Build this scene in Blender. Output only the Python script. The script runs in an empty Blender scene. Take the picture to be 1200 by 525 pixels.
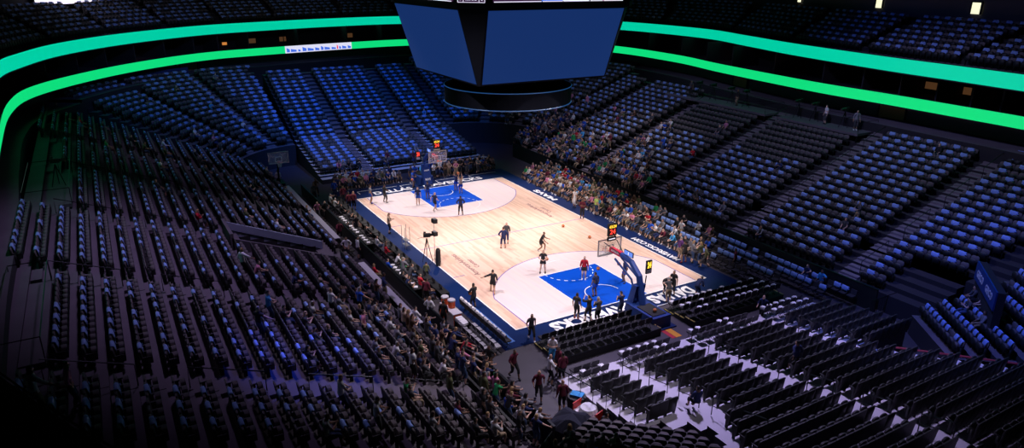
import bpy, bmesh, math, random
import numpy as np
from mathutils import Vector, Matrix

S = bpy.context.scene
COL = S.collection
PI = math.pi
rnd = random.Random(7)

# ------------------------------------------------------------------ camera
CAM = np.array([45.92, -26.585, 19.892]); YAW, PITCH, ROLL, FOC = 2.60909, -0.34516, 0.00944, 824.0
def _cam_axes():
    f = np.array([math.cos(PITCH)*math.cos(YAW), math.cos(PITCH)*math.sin(YAW), math.sin(PITCH)])
    r = np.cross(f, [0, 0, 1]); r /= np.linalg.norm(r); u = np.cross(r, f)
    c, s = math.cos(ROLL), math.sin(ROLL)
    return c*r + s*u, -s*r + c*u, f
AX = _cam_axes()
cam = bpy.data.cameras.new('camera'); cam.sensor_width = 36; cam.lens = FOC/1200*36; cam.clip_end = 500; cam.clip_start = 0.3
co = bpy.data.objects.new('camera', cam); COL.objects.link(co)
co.matrix_world = Matrix(((AX[0][0], AX[1][0], -AX[2][0], CAM[0]), (AX[0][1], AX[1][1], -AX[2][1], CAM[1]),
                          (AX[0][2], AX[1][2], -AX[2][2], CAM[2]), (0, 0, 0, 1)))
S.camera = co
def px(x, y, z):
    d = np.array([x, y, z]) - CAM; w = d @ AX[2]
    if w < 0.5: return (-9999, -9999, w)
    return (600 + FOC*(d @ AX[0])/w, 262.5 - FOC*(d @ AX[1])/w, w)
def at(u, v, z=0.0):
    d = (u-600)/FOC*AX[0] - (v-262.5)/FOC*AX[1] + AX[2]
    t = (z-CAM[2])/d[2]; p = CAM + t*d
    return float(p[0]), float(p[1])
def inview(x, y, z, m=90):
    u, v, w = px(x, y, z)
    return w > 1 and -m < u < 1200+m and -m < v < 525+m

# ------------------------------------------------------------------ world, lights, exposure
S.view_settings.view_transform = 'Standard'; S.view_settings.look = 'None'
S.view_settings.gamma = 1; S.view_settings.use_curve_mapping = False
S.view_settings.exposure = 0.0
wd = bpy.data.worlds.new('dark_hall'); S.world = wd; wd.use_nodes = True
wd.node_tree.nodes['Background'].inputs[0].default_value = (0.25, 0.3, 0.8, 1)
wd.node_tree.nodes['Background'].inputs[1].default_value = 0.006

def spot(name, loc, target, power, color, angle, blend=0.5, radius=0.5):
    l = bpy.data.lights.new(name, 'SPOT'); l.energy = power; l.color = color
    l.spot_size = math.radians(angle); l.spot_blend = blend; l.shadow_soft_size = radius
    o = bpy.data.objects.new(name, l); COL.objects.link(o); o.location = loc
    o.rotation_euler = (Vector(target)-Vector(loc)).to_track_quat('-Z', 'Y').to_euler()
    return o
WARM = (1.0, 0.87, 0.88)
for sx in (-1, 1):                      # court lighting rig on the roof trusses
    for sy in (-1, 1):
        spot('court_spotlight', (sx*11, sy*17, 27), (sx*6.5, sy*1.5, 0), 21500, WARM, 44, 0.6)
        spot('court_spotlight', (sx*21, sy*8, 27), (sx*7, 0, 0), 14500, WARM, 44, 0.6)
BLUE = (0.10, 0.25, 1.0); PERI = (0.50, 0.50, 1.0); VIO = (0.66, 0.49, 1.0)
spot('blue_wash_light', (-12, -2, 26), (-31, 0, 3), 19000, (0.03, 0.18, 1.0), 62, 0.8, 1)
spot('blue_wash_light', (-6, -12, 26), (-36, -17, 4), 8000, (0.08, 0.24, 1.0), 50, 0.8, 1)
spot('blue_wash_light', (12, 10, 27), (14, 23, 4), 9000, PERI, 84, 0.9, 1)
spot('blue_wash_light', (-12, 10, 27), (-13, 23, 4), 6500, PERI, 76, 0.9, 1)
spot('blue_wash_light', (26, 2, 26), (30, 14, 3), 16000, (0.16, 0.22, 1.0), 60, 0.9, 1)
spot('violet_wash_light', (6, -21, 27), (8, -20, 3), 8500, VIO, 86, 0.9, 1)
spot('violet_wash_light', (-14, -22, 27), (-20, -18, 4), 2000, VIO, 60, 0.9, 1)
spot('fill_spotlight', (12, 2, 27), (19, -13.5, 0.5), 17000, (0.95, 0.85, 1.0), 40, 0.9, 0.6)  # added fill on the near left crowd, stands in for court light spill
spot('fill_spotlight', (-10, -9, 27), (-23, -1, 1.5), 6000, (0.9, 0.85, 1.0), 46, 0.9, 0.6)  # added fill for the lower far end, in place of court spill
spot('fill_spotlight', (-7, 9, 27), (-9, 16.5, 2), 8000, (0.95, 0.87, 1.0), 50, 0.9, 0.6)  # added neutral fill to lift the far right crowd
spot('fill_spotlight', (30, -4, 27), (20.5, -10, 0.5), 7000, (0.95, 0.85, 1.0), 38, 0.9, 0.6)  # added from the camera side to brighten the near corner staff
spot('fill_spotlight', (-6, -8, 27), (-4, -11.5, 0.5), 5000, (0.95, 0.85, 1.0), 50, 0.9, 0.6)
spot('violet_wash_light', (14, 4, 26), (26, -1, 0), 30000, (0.62, 0.52, 1.0), 52, 0.9, 1)
spot('blue_wash_light', (10, -12, 26), (18.5, -20.5, 4), 15000, (0.03, 0.08, 1.0), 18, 0.7, 1)
spot('blue_wash_light', (0, 12, 24), (12, 37, 15), 1300, (0.06, 0.14, 1.0), 60, 0.9, 1)
spot('upper_wash_light', (-14, -4, 25), (-52, -16, 15), 2600, (0.7, 0.7, 1.0), 80, 0.9, 1)

# ------------------------------------------------------------------ materials
MATS = {}
def mat(name, color, rough=0.7, metal=0.0, emit=None, estr=1.0, noise=None, spec=None, alpha=None):
    if name in MATS: return MATS[name]
    m = bpy.data.materials.new(name); m.use_nodes = True
    nt = m.node_tree; b = nt.nodes['Principled BSDF']
    c4 = (*color, 1)
    b.inputs['Base Color'].default_value = c4
    b.inputs['Roughness'].default_value = rough; b.inputs['Metallic'].default_value = metal
    if spec is not None: b.inputs['Specular IOR Level'].default_value = spec
    if emit:
        b.inputs['Emission Color'].default_value = (*emit, 1); b.inputs['Emission Strength'].default_value = estr
    if alpha is not None: b.inputs['Alpha'].default_value = alpha
    if noise:
        sc, amt = noise
        tc = nt.nodes.new('ShaderNodeTexCoord'); n = nt.nodes.new('ShaderNodeTexNoise'); n.inputs['Scale'].default_value = sc
        n.inputs['Detail'].default_value = 4
        mx = nt.nodes.new('ShaderNodeMix'); mx.data_type = 'RGBA'
        mx.inputs[6].default_value = tuple(c*(1-amt) for c in color)+(1,); mx.inputs[7].default_value = tuple(min(1, c*(1+amt)) for c in color)+(1,)
        nt.links.new(tc.outputs['Object'], n.inputs['Vector']); nt.links.new(n.outputs['Fac'], mx.inputs[0])
        nt.links.new(mx.outputs[2], b.inputs['Base Color'])
    MATS[name] = m; return m

def wood_mat(name, ca, cb, rough=0.35):
    m = bpy.data.materials.new(name); m.use_nodes = True; nt = m.node_tree; b = nt.nodes['Principled BSDF']
    tc = nt.nodes.new('ShaderNodeTexCoord'); mp = nt.nodes.new('ShaderNodeMapping')
    br = nt.nodes.new('ShaderNodeTexBrick'); br.inputs['Scale'].default_value = 1.0
    br.inputs['Brick Width'].default_value = 2.4; br.inputs['Row Height'].default_value = 0.16
    br.inputs['Mortar Size'].default_value = 0.0; br.inputs['Bias'].default_value = -0.25
    br.inputs['Color1'].default_value = (*ca, 1); br.inputs['Color2'].default_value = (*cb, 1)
    br.inputs['Mortar'].default_value = (*ca, 1)
    n = nt.nodes.new('ShaderNodeTexNoise'); n.inputs['Scale'].default_value = 1.0
    mp2 = nt.nodes.new('ShaderNodeMapping'); mp2.inputs['Scale'].default_value = (0.25, 4, 1)
    mx = nt.nodes.new('ShaderNodeMix'); mx.data_type = 'RGBA'; mx.blend_type = 'MULTIPLY'; mx.inputs[0].default_value = 0.12
    nt.links.new(tc.outputs['Object'], mp.inputs['Vector']); nt.links.new(mp.outputs[0], br.inputs['Vector'])
    nt.links.new(tc.outputs['Object'], mp2.inputs['Vector']); nt.links.new(mp2.outputs[0], n.inputs['Vector'])
    nt.links.new(br.outputs['Color'], mx.inputs[6]); nt.links.new(n.outputs['Color'], mx.inputs[7])
    nt.links.new(mx.outputs[2], b.inputs['Base Color'])
    b.inputs['Roughness'].default_value = rough; b.inputs['Specular IOR Level'].default_value = 0.3
    MATS[name] = m; return m

M_wood = wood_mat('maple_floor', (0.80, 0.57, 0.45), (0.60, 0.38, 0.28))
M_woodl = wood_mat('pale_maple_floor', (0.78, 0.67, 0.68), (0.74, 0.63, 0.64))
M_navy = mat('navy_paint', (0.004, 0.017, 0.085), 0.5, noise=(0.4, 0.15), spec=0.2)
M_royal = mat('royal_blue_paint', (0.0, 0.065, 0.52), 0.5, spec=0.2)
M_line = mat('navy_line', (0.16, 0.10, 0.42), 0.5)
M_wline = mat('white_line', (0.85, 0.85, 0.88), 0.5)
M_faint = mat('dark_floor_lettering', (0.22, 0.10, 0.12), 0.6)
M_floor = mat('grey_event_floor', (0.055, 0.048, 0.06), 0.55, noise=(0.8, 0.25))
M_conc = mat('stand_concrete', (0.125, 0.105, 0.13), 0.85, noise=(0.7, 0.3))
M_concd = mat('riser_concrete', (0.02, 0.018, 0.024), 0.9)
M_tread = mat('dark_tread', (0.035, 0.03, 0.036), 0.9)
M_step = mat('aisle_step_concrete', (0.20, 0.165, 0.19), 0.8, noise=(2.5, 0.3))
M_alu = mat('pale_deck', (0.56, 0.53, 0.60), 0.6, noise=(0.6, 0.12))
M_wall = mat('painted_wall', (0.07, 0.063, 0.075), 0.8, noise=(0.3, 0.15))
M_black = mat('black_wall', (0.006, 0.006, 0.008), 0.9)
M_rail = mat('black_rail', (0.012, 0.014, 0.018), 0.4, 0.6)
M_parw = mat('white_dasher', (0.55, 0.53, 0.60), 0.4)
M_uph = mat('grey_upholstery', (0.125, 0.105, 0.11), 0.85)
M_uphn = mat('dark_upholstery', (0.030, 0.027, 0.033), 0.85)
M_shell = mat('black_plastic', (0.010, 0.010, 0.012), 0.6)
M_shirt = mat('pale_blue_cotton', (0.25, 0.38, 0.78), 0.9, noise=(6, 0.2))
M_paper = mat('white_paper', (0.75, 0.74, 0.78), 0.8)
M_steel = mat('brushed_steel', (0.45, 0.45, 0.48), 0.35, 0.8)
M_ball = mat('orange_leather', (0.55, 0.16, 0.05), 0.6)
M_skin = [mat('skin_pale', (0.70, 0.44, 0.34), 0.6), mat('skin_tan', (0.48, 0.27, 0.18), 0.6), mat('skin_brown', (0.22, 0.115, 0.075), 0.6)]
M_hair = [mat('hair_black', (0.012, 0.01, 0.01), 0.6), mat('hair_brown', (0.06, 0.03, 0.018), 0.6), mat('hair_blond', (0.38, 0.24, 0.10), 0.6), mat('hair_grey', (0.30, 0.29, 0.29), 0.7)]
CL = {'navy': (0.018, 0.03, 0.11), 'black': (0.018, 0.018, 0.022), 'royal blue': (0.01, 0.08, 0.50), 'white': (0.72, 0.71, 0.74),
      'grey': (0.22, 0.22, 0.25), 'red': (0.50, 0.01, 0.03), 'maroon': (0.13, 0.014, 0.035), 'pink': (0.62, 0.22, 0.36),
      'beige': (0.48, 0.36, 0.27), 'olive': (0.10, 0.11, 0.05), 'green': (0.02, 0.32, 0.10), 'sky blue': (0.06, 0.34, 0.70),
      'khaki': (0.38, 0.28, 0.18), 'denim': (0.05, 0.09, 0.20), 'brown': (0.10, 0.05, 0.03), 'lime': (0.55, 0.80, 0.20), 'yellow': (0.75, 0.42, 0.03),
      'purple': (0.10, 0.03, 0.16), 'charcoal': (0.07, 0.07, 0.08)}
def cloth(c): return mat('cloth_'+c.replace(' ', '_'), CL[c], 0.9)

# ------------------------------------------------------------------ mesh helpers
class MB:
    def __init__(s): s.v = []; s.f = []; s.m = []; s.mats = []
    def mi(s, m):
        if m not in s.mats: s.mats.append(m)
        return s.mats.index(m)
    def add(s, vs, fs, m):
        o = len(s.v); i = s.mi(m)
        s.v += [tuple(v) for v in vs]; s.f += [tuple(o+k for k in f) for f in fs]; s.m += [i]*len(fs)
    def box(s, c, d, m, rz=0, rx=0, topm=None):
        x, y, z = d[0]/2, d[1]/2, d[2]/2
        R = Matrix.Rotation(rz, 3, 'Z') @ Matrix.Rotation(rx, 3, 'X')
        vs = [Vector(c) + R @ Vector(p) for p in ((-x,-y,-z),(x,-y,-z),(x,y,-z),(-x,y,-z),(-x,-y,z),(x,-y,z),(x,y,z),(-x,y,z))]
        fs = [(0,3,2,1),(0,1,5,4),(1,2,6,5),(2,3,7,6),(3,0,4,7)]
        s.add(vs, fs, m); o = len(s.v)-8; s.f.append((o+4,o+5,o+6,o+7)); s.m.append(s.mi(topm or m))
    def prism(s, poly, z0, z1, m, topm=None):
        n = len(poly)
        a = sum(poly[i][0]*poly[(i+1)%n][1]-poly[(i+1)%n][0]*poly[i][1] for i in range(n))
        if a < 0: poly = poly[::-1]
        o = len(s.v); s.v += [(p[0], p[1], z0) for p in poly] + [(p[0], p[1], z1) for p in poly]
        s.f.append(tuple(o+i for i in range(n))[::-1]); s.m.append(s.mi(m))
        s.f.append(tuple(o+n+i for i in range(n))); s.m.append(s.mi(topm or m))
        for i in range(n):
            j = (i+1) % n; s.f.append((o+i, o+j, o+n+j, o+n+i)); s.m.append(s.mi(m))
    def tube(s, pts, r, m, n=6, closed=False):
        pts = [Vector(p) for p in pts]; rings = []; K = len(pts)
        rr = r if isinstance(r, (list, tuple)) else [r]*K
        for i, p in enumerate(pts):
            a = pts[i-1] if i or closed else p; b = pts[(i+1) % K] if i < K-1 or closed else p
            d = (b-a).normalized() if (b-a).length > 1e-6 else Vector((0, 0, 1))
            up = Vector((0, 0, 1)) if abs(d.z) < 0.9 else Vector((1, 0, 0))
            x = d.cross(up).normalized(); y = x.cross(d)
            rings.append([p + (x*math.cos(2*PI*k/n) + y*math.sin(2*PI*k/n))*rr[i] for k in range(n)])
        vs = [v for q in rings for v in q]; fs = []
        for i in range(K if closed else K-1):
            a = i*n; b = ((i+1) % K)*n
            for k in range(n): fs.append((a+k, a+(k+1) % n, b+(k+1) % n, b+k))
        if not closed: fs += [tuple(range(n))[::-1], tuple((K-1)*n+k for k in range(n))]
        s.add(vs, fs, m)
    def lathe(s, prof, m, c=(0, 0, 0), n=16):
        vs = []; fs = []
        for r, z in prof:
            for k in range(n): vs.append((c[0]+r*math.cos(2*PI*k/n), c[1]+r*math.sin(2*PI*k/n), c[2]+z))
        for i in range(len(prof)-1):
            for k in range(n): fs.append((i*n+k, i*n+(k+1) % n, (i+1)*n+(k+1) % n, (i+1)*n+k))
        fs.append(tuple(range(n))[::-1]); fs.append(tuple((len(prof)-1)*n+k for k in range(n)))
        s.add(vs, fs, m)
    def panel(s, w, z0, z1, y0, y1, lean, m, bm=None, r=0.08, seg=3, puff=0.02):
        """upright padded panel with rounded top corners, front face at y0 (towards -Y)"""
        out = [(-w/2, z0), (w/2, z0)]
        for k in range(seg+1):
            a = k/seg*PI/2; out.append((w/2-r+r*math.cos(a), z1-r+r*math.sin(a)))
        for k in range(seg+1):
            a = PI/2+k/seg*PI/2; out.append((-w/2+r+r*math.cos(a), z1-r+r*math.sin(a)))
        n = len(out); cx, cz = 0, (z0+z1)/2
        def pt(x, z, y): return (x, y + (z-z0)*lean, z)
        front = [pt(cx+(x-cx)*(1-puff*3), cz+(z-cz)*(1-puff*2), y0) for x, z in out]
        mid = [pt(x, z, y0+0.025) for x, z in out]; back = [pt(x, z, y1) for x, z in out]
        vs = front+mid+back
        s.add(vs, [tuple(range(n))]+[(i, i+n, (i+1) % n+n, (i+1) % n) for i in range(n)], m)
        o = len(s.v)-3*n; k = s.mi(bm or m)
        s.f.append(tuple(o+2*n+i for i in range(n))[::-1]); s.m.append(k)
        for i in range(n): s.f.append((o+n+i, o+2*n+i, o+2*n+(i+1) % n, o+n+(i+1) % n)); s.m.append(k)
    def mesh(s, name):
        me = bpy.data.meshes.new(name); me.from_pydata(s.v, [], s.f)
        for m in s.mats: me.materials.append(m)
        me.polygons.foreach_set('material_index', s.m); me.update(); return me
    def obj(s, name, parent=None, loc=None, rz=0):
        return link(name, s.mesh(name), parent, loc, rz)
def link(name, data, parent=None, loc=None, rz=0):
    o = bpy.data.objects.new(name, data); COL.objects.link(o)
    if parent: o.parent = parent
    if loc is not None: o.location = loc
    if rz: o.rotation_euler = (0, 0, rz)
    return o
def tag(o, label=None, cat=None, group=None, kind=None):
    if label: o['label'] = label
    if cat: o['category'] = cat
    if group: o['group'] = group
    if kind: o['kind'] = kind
    return o
def root(name, loc, rz, label, cat, group=None):
    return tag(link(name, None, None, loc, rz), label, cat, group)
def shade(me):
    me.polygons.foreach_set('use_smooth', [True]*len(me.polygons)); return me
def text_mesh(txt, size, m, ext=0.004, sx=1.0, bold=0.0):
    c = bpy.data.curves.new('lettering', 'FONT'); c.body = txt; c.size = size; c.extrude = ext; c.align_x = 'CENTER'; c.align_y = 'CENTER'; c.offset = bold
    c.resolution_u = 3
    o = bpy.data.objects.new('tmp', c); COL.objects.link(o); bpy.context.view_layer.update()
    me = bpy.data.meshes.new_from_object(o.evaluated_get(bpy.context.evaluated_depsgraph_get()))
    bpy.data.objects.remove(o); bpy.data.curves.remove(c)
    if sx != 1: me.transform(Matrix.Diagonal((sx, 1, 1, 1)))
    me.materials.clear(); me.materials.append(m); return me
def text_fit(txt, w, h, m, ext=0.004, bold=0.0):
    me = text_mesh(txt, 1.0, m, ext, 1, bold)
    xs = [v.co.x for v in me.vertices]; ys = [v.co.y for v in me.vertices]
    me.transform(Matrix.Translation((-(min(xs)+max(xs))/2, -(min(ys)+max(ys))/2, 0)))
    me.transform(Matrix.Diagonal((w/(max(xs)-min(xs)), h/(max(ys)-min(ys)), 1, 1))); return me
def frame_mat(origin, xdir, ydir):
    x = Vector(xdir).normalized(); y = Vector(ydir).normalized(); z = x.cross(y)
    return Matrix(((x.x, y.x, z.x, origin[0]), (x.y, y.y, z.y, origin[1]), (x.z, y.z, z.z, origin[2]), (0, 0, 0, 1)))

# merge many transformed copies of template meshes into one big mesh (for the countless rest)
class Tpl:
    def __init__(s, me):
        n = len(me.vertices); s.v = np.empty(n*3); me.vertices.foreach_get('co', s.v); s.v = s.v.reshape(-1, 3)
        s.lv = np.empty(len(me.loops), np.int64); me.loops.foreach_get('vertex_index', s.lv)
        k = len(me.polygons); s.ls = np.empty(k, np.int64); me.polygons.foreach_get('loop_start', s.ls)
        s.lt = np.empty(k, np.int64); me.polygons.foreach_get('loop_total', s.lt)
        s.mi = np.empty(k, np.int64); me.polygons.foreach_get('material_index', s.mi)
        s.mats = list(me.materials)
def stuff(name, items, label, cat):
    """items: (Tpl, (x,y,z), rotz, scale, material override or None)"""
    V = []; LV = []; LS = []; LT = []; MI = []; mats = []; nv = nl = 0
    for t, p, rz, sc, ov in items:
        c, s_ = math.cos(rz)*sc, math.sin(rz)*sc
        v = t.v; V.append(np.stack([v[:, 0]*c - v[:, 1]*s_ + p[0], v[:, 0]*s_ + v[:, 1]*c + p[1], v[:, 2]*sc + p[2]], 1))
        LV.append(t.lv+nv); LS.append(t.ls+nl); LT.append(t.lt); nv += len(v); nl += len(t.lv)
        use = [ov]*max(1, len(t.mats)) if ov else t.mats
        idx = []
        for m in use:
            if m not in mats: mats.append(m)
            idx.append(mats.index(m))
        MI.append(np.array(idx, np.int64)[t.mi])
    me = bpy.data.meshes.new(name); V = np.concatenate(V); LV = np.concatenate(LV); LS = np.concatenate(LS); MI = np.concatenate(MI)
    me.vertices.add(len(V)); me.vertices.foreach_set('co', V.ravel().astype(np.float32))
    me.loops.add(len(LV)); me.loops.foreach_set('vertex_index', LV.astype(np.int32))
    me.polygons.add(len(LS)); me.polygons.foreach_set('loop_start', LS.astype(np.int32))
    me.update(calc_edges=True)
    for m in mats: me.materials.append(m)
    me.polygons.foreach_set('material_index', MI.astype(np.int32)); me.validate()
    return tag(link(name, me), label, cat, kind='stuff')

ORD = ['first','second','third','fourth','fifth','sixth','seventh','eighth','ninth','tenth','eleventh','twelfth','thirteenth','fourteenth','fifteenth','sixteenth','seventeenth','eighteenth','nineteenth']
TEN = {2:'twent',3:'thirt',4:'fort',5:'fift',6:'sixt',7:'sevent',8:'eight',9:'ninet'}
def ordw(n):
    n = int(n)
    if n < 19: return ORD[n]
    n += 1; t, u = divmod(n, 10)
    return TEN[t]+('ieth' if u == 0 else 'y-'+ORD[u-1])

# ------------------------------------------------------------------ floor and court
b = MB(); b.prism([(-60, -40), (60, -40), (60, 40), (-60, 40)], -0.3, 0.0, M_floor)
tag(b.obj('floor'), 'dark grey event floor around the court', 'floor', kind='structure')
b = MB(); b.prism([(-17.4, -9.35), (16.1, -9.35), (16.1, 9.25), (-17.4, 9.25)], 0.0, 0.02, M_navy)
apron = tag(b.obj('court_apron'), 'navy painted apron around the basketball court', 'court apron', kind='structure')
b = MB(); b.prism([(-14.325, -7.62), (14.325, -7.62), (14.325, 7.62), (-14.325, 7.62)], 0.02, 0.03, M_wood)
court = tag(b.obj('court_floor'), 'pale maple basketball court floor', 'court', kind='structure')
def ring_strip(cx, cy, r, a0, a1, w, z, m, dash=None, n=48, mb=None):
    mb = mb or MB()
    for i in range(n):
        if dash and i % dash >= dash/2: continue
        t0 = a0+(a1-a0)*i/n; t1 = a0+(a1-a0)*(i+1)/n
        mb.prism([(cx+(r-w/2)*math.cos(t0), cy+(r-w/2)*math.sin(t0)), (cx+(r+w/2)*math.cos(t0), cy+(r+w/2)*math.sin(t0)),
                  (cx+(r+w/2)*math.cos(t1), cy+(r+w/2)*math.sin(t1)), (cx+(r-w/2)*math.cos(t1), cy+(r-w/2)*math.sin(t1))], z-0.003, z, m)
    return mb
zone = MB(); lines = MB(); lane = MB(); wl = MB()
def rect(mb, x0, y0, x1, y1, z, m): mb.prism([(x0, y0), (x1, y0), (x1, y1), (x0, y1)], z-0.003, z, m)
for s in (-1, 1):
    hx = s*(14.325-1.575); R3 = 7.24; yc = 6.706; a = math.asin(yc/R3); xs = hx - s*R3*math.cos(a)
    poly = [(s*14.325, -yc), (xs, -yc)]
    for k in range(1, 24):
        t = -a + 2*a*k/24; poly.append((hx - s*R3*math.cos(t), R3*math.sin(t)))
    poly += [(xs, yc), (s*14.325, yc)]
    zone.prism(poly, 0.03, 0.034, M_woodl)
    rect(lines, min(xs, s*14.325), -yc-0.04, max(xs, s*14.325), -yc+0.02, 0.038, M_line); rect(lines, min(xs, s*14.325), yc-0.02, max(xs, s*14.325), yc+0.04, 0.038, M_line)
    ring_strip(hx, 0, R3, PI-a if s > 0 else -a, PI+a if s > 0 else a, 0.06, 0.038, M_line, mb=lines)
    fx = s*(14.325-5.79)
    rect(lane, min(fx, s*14.325), -2.44, max(fx, s*14.325), 2.44, 0.040, M_royal)
    ring_strip(fx, 0, 1.83, PI/2, 3*PI/2, 0.06, 0.046, M_wline, dash=4, n=44, mb=wl) if s < 0 else ring_strip(fx, 0, 1.83, -PI/2, PI/2, 0.06, 0.046, M_wline, dash=4, n=44, mb=wl)
    ring_strip(fx, 0, 1.83, (-PI/2 if s < 0 else PI/2), (PI/2 if s < 0 else 3*PI/2), 0.05, 0.046, M_wline, mb=wl)
    ring_strip(hx, 0, 1.22, (PI/2 if s > 0 else -PI/2), (3*PI/2 if s > 0 else PI/2), 0.06, 0.046, M_wline, mb=wl)
    for yy in (-2.44, 2.44): rect(wl, min(fx, s*14.325), yy-0.03, max(fx, s*14.325), yy+0.03, 0.046, M_wline)
    rect(wl, fx-0.03, -2.44, fx+0.03, 2.44, 0.046, M_wline)
    rect(lines, s*5.8-0.03, -7.62, s*5.8+0.03, -6.71, 0.038, M_line)
rect(lines, -0.03, -7.62, 0.03, 7.62, 0.038, M_line)
ring_strip(0, 0, 1.83, 0, 2*PI, 0.05, 0.037, M_faint, mb=lines) if False else None
zone.obj('pale_arc_zone', court); lane.obj('painted_lane', court); lines.obj('court_line', court); wl.obj('lane_line', court)
b = MB()
for x0, y0, x1, y1 in ((-14.38, -7.67, 14.38, -7.6), (-14.38, 7.6, 14.38, 7.67), (-14.38, -7.6, -14.31, 7.6), (14.31, -7.6, 14.38, 7.6)):
    rect(b, x0, y0, x1, y1, 0.045, M_wline)
b.obj('boundary_line', court)
def floor_text(txt, w, h, cx, cy, xd, yd, m, parent, bold=0.0, z=0.03):
    o = link('lettering', text_fit(txt, w, h, m, 0.003, bold), parent); o.matrix_local = frame_mat((cx, cy, z), xd, yd); return o
floor_text('DALLAS', 3.6, 1.15, 15.2, 3.7, (0, -1, 0), (1, 0, 0), M_wline, apron, 0.05)
floor_text('MAVERICKS', 6.6, 1.15, 15.2, -2.35, (0, -1, 0), (1, 0, 0), M_wline, apron, 0.05)
floor_text('DALLAS', 3.8, 0.9, -15.3, -3.75, (0, 1, 0), (-1, 0, 0), M_wline, apron, 0.03)
floor_text('MAVERICKS', 6.4, 0.9, -15.3, 2.6, (0, 1, 0), (-1, 0, 0), M_wline, apron, 0.03)
floor_text('MAVERICKS.COM', 5.2, 0.55, 8.4, 8.25, (-1, 0, 0), (0, -1, 0), M_wline, apron, 0.03)
floor_text('MAVS', 3.6, 0.6, -7.2, 8.3, (-1, 0, 0), (0, -1, 0), M_wline, apron, 0.05)
for cy, cy2 in ((-5.85, -5.35), (5.35, 5.85)):
    cx = 4.1 if cy < 0 else -3.6
    floor_text('AmericanAirlines', 4.2, 0.42, cx, cy, (-1, 0, 0), (0, -1, 0), M_faint, court, 0, 0.036)
    floor_text('Center', 1.6, 0.36, cx+0.1, cy2+0.1, (-1, 0, 0), (0, -1, 0), M_faint, court, 0, 0.036)
b = MB()                                      # white sideline ticks on the aprons
for s, x in ((1, 16.0), (-1, -16.6)):
    for y0, y1 in ((-6.9, -2.9), (-2.6, 0.5), (1.2, 4.5), (4.9, 8.2)):
        rect(b, min(x, x), y0, x+0.06, y1, 0.026, M_wline)
        if s < 0:
            rect(b, x, y0, x+0.9, y0+0.07, 0.026, M_wline)
b.obj('apron_line', apron)

# ------------------------------------------------------------------ seating bowl
SEATS = []      # dict(x,y,z,rz,ph,row,i,n,shirt)
NSIDE, TR = 21, 0.84
def zs(k): return 1.2 + 0.31*k
def add_row(pts, rz_fn, z, ph, k, shirt, used=lambda *a: True, kind='bowl'):
    n = len(pts)
    for i, (x, y) in enumerate(pts):
        if not used(x, y, k): continue
        if not inview(x, y, z+0.5, 110): continue
        SEATS.append(dict(x=x, y=y, z=z, rz=rz_fn(x, y), ph=ph, row=k, i=i, n=n, shirt=shirt, kind=kind))
AISLES = [20.6, 11.2, 1.2, -8.6, -18.2]
def hole_left(x0, x1, y, k):
    return -0.5 < x1 and x0 < 3.2 and 14.8 < -y < 21.0
RB = [('right stand near-corner block', 21.3, 25.9), ('right stand near-basket block', 11.9, 19.6), ('right stand midcourt block', 1.9, 10.2),
      ('right stand beyond-midcourt block', -7.9, 0.2), ('right stand far-basket block', -17.5, -9.6), ('right stand far-corner block', -23.0, -18.9)]
LB = [('left stand near-corner block', 21.3, 25.2), ('left stand near-basket block', 11.9, 19.9), ('left stand near-tunnel block', 1.9, 10.5),
      ('left stand beyond-tunnel block', -7.9, 0.5), ('left stand far-basket block', -17.5, -9.3), ('left stand far-corner block', -23.0, -18.9)]
def span(x0, x1):
    n = int((x1-x0)/0.52); o = (x1-x0-n*0.52)/2
    return [x0+o+0.26+0.52*i for i in range(n)]
plat = [(-13.5, -4.5), (-2.0, 3.0)]
for bi, (ph, x0, x1) in enumerate(RB):
    for k in range(NSIDE-1):
        y = 13.6+TR*k+0.46
        xx1 = x1
        if bi == 0: xx1 = 23.2 if y < 17.4 else 25.9+0.25*(y-17)
        if bi == 5: xx1 = x1
        if bi in (2, 3) and k >= 17: continue
        if bi == 1 and k >= 19: continue
        pts = [(x, y) for x in span(x0, xx1)]
        sh = 1.0
        if bi in (2, 3) and k > 9: sh = 0.0 if k > 10 else 0.6
        if bi == 1 and k > 18: sh = 0
        add_row(pts, lambda x, y: 0.0, zs(k), ph, k, sh)
for bi, (ph, x0, x1) in enumerate(LB):
    for k in range(NSIDE):
        y = -(13.6+TR*k+0.46); xa, xb = x0, x1
        if 14.6 < -y < 21.2 and bi == 2: xa = 3.4
        if 14.6 < -y < 21.2 and bi == 3: xb = -0.6
        if bi == 3 and k >= 18 and True: continue
        if bi == 4 and k >= 19: continue
        if bi == 1 and k >= 19: continue
        sh = [0.9, 0.85, 0.8, 0.8, 0.85, 0.8][bi]
        if k < 9 and bi < 3: sh = 0.45
        if bi == 5: xa = -24.6-0.38*(-y-14)
        add_row([(x, y) for x in reversed(span(xa, xb))], lambda x, y: PI, zs(k), ph, k, sh)
def tiers_side(s, pieces):
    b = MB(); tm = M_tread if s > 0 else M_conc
    for k in range(NSIDE):
        y0 = 13.6+TR*k; y1 = y0+TR; z = zs(k)
        for xa, xb, ya, yb in pieces:
            if y1 <= ya or y0 >= yb: continue
            if s < 0 and xa == -22: xa = -25.0-0.38*(y0-14)
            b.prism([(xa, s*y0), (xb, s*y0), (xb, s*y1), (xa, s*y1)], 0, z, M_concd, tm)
    return b
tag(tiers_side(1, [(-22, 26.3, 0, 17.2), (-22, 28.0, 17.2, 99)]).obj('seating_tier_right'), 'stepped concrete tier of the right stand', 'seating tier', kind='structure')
tag(tiers_side(-1, [(-22, -0.1, 0, 99), (-0.1, 2.8, 0, 14.8), (-0.1, 2.8, 20.9, 99), (2.8, 25.6, 0, 99)]).obj('seating_tier_left'), 'stepped concrete tier of the left stand', 'seating tier', kind='structure')
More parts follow.
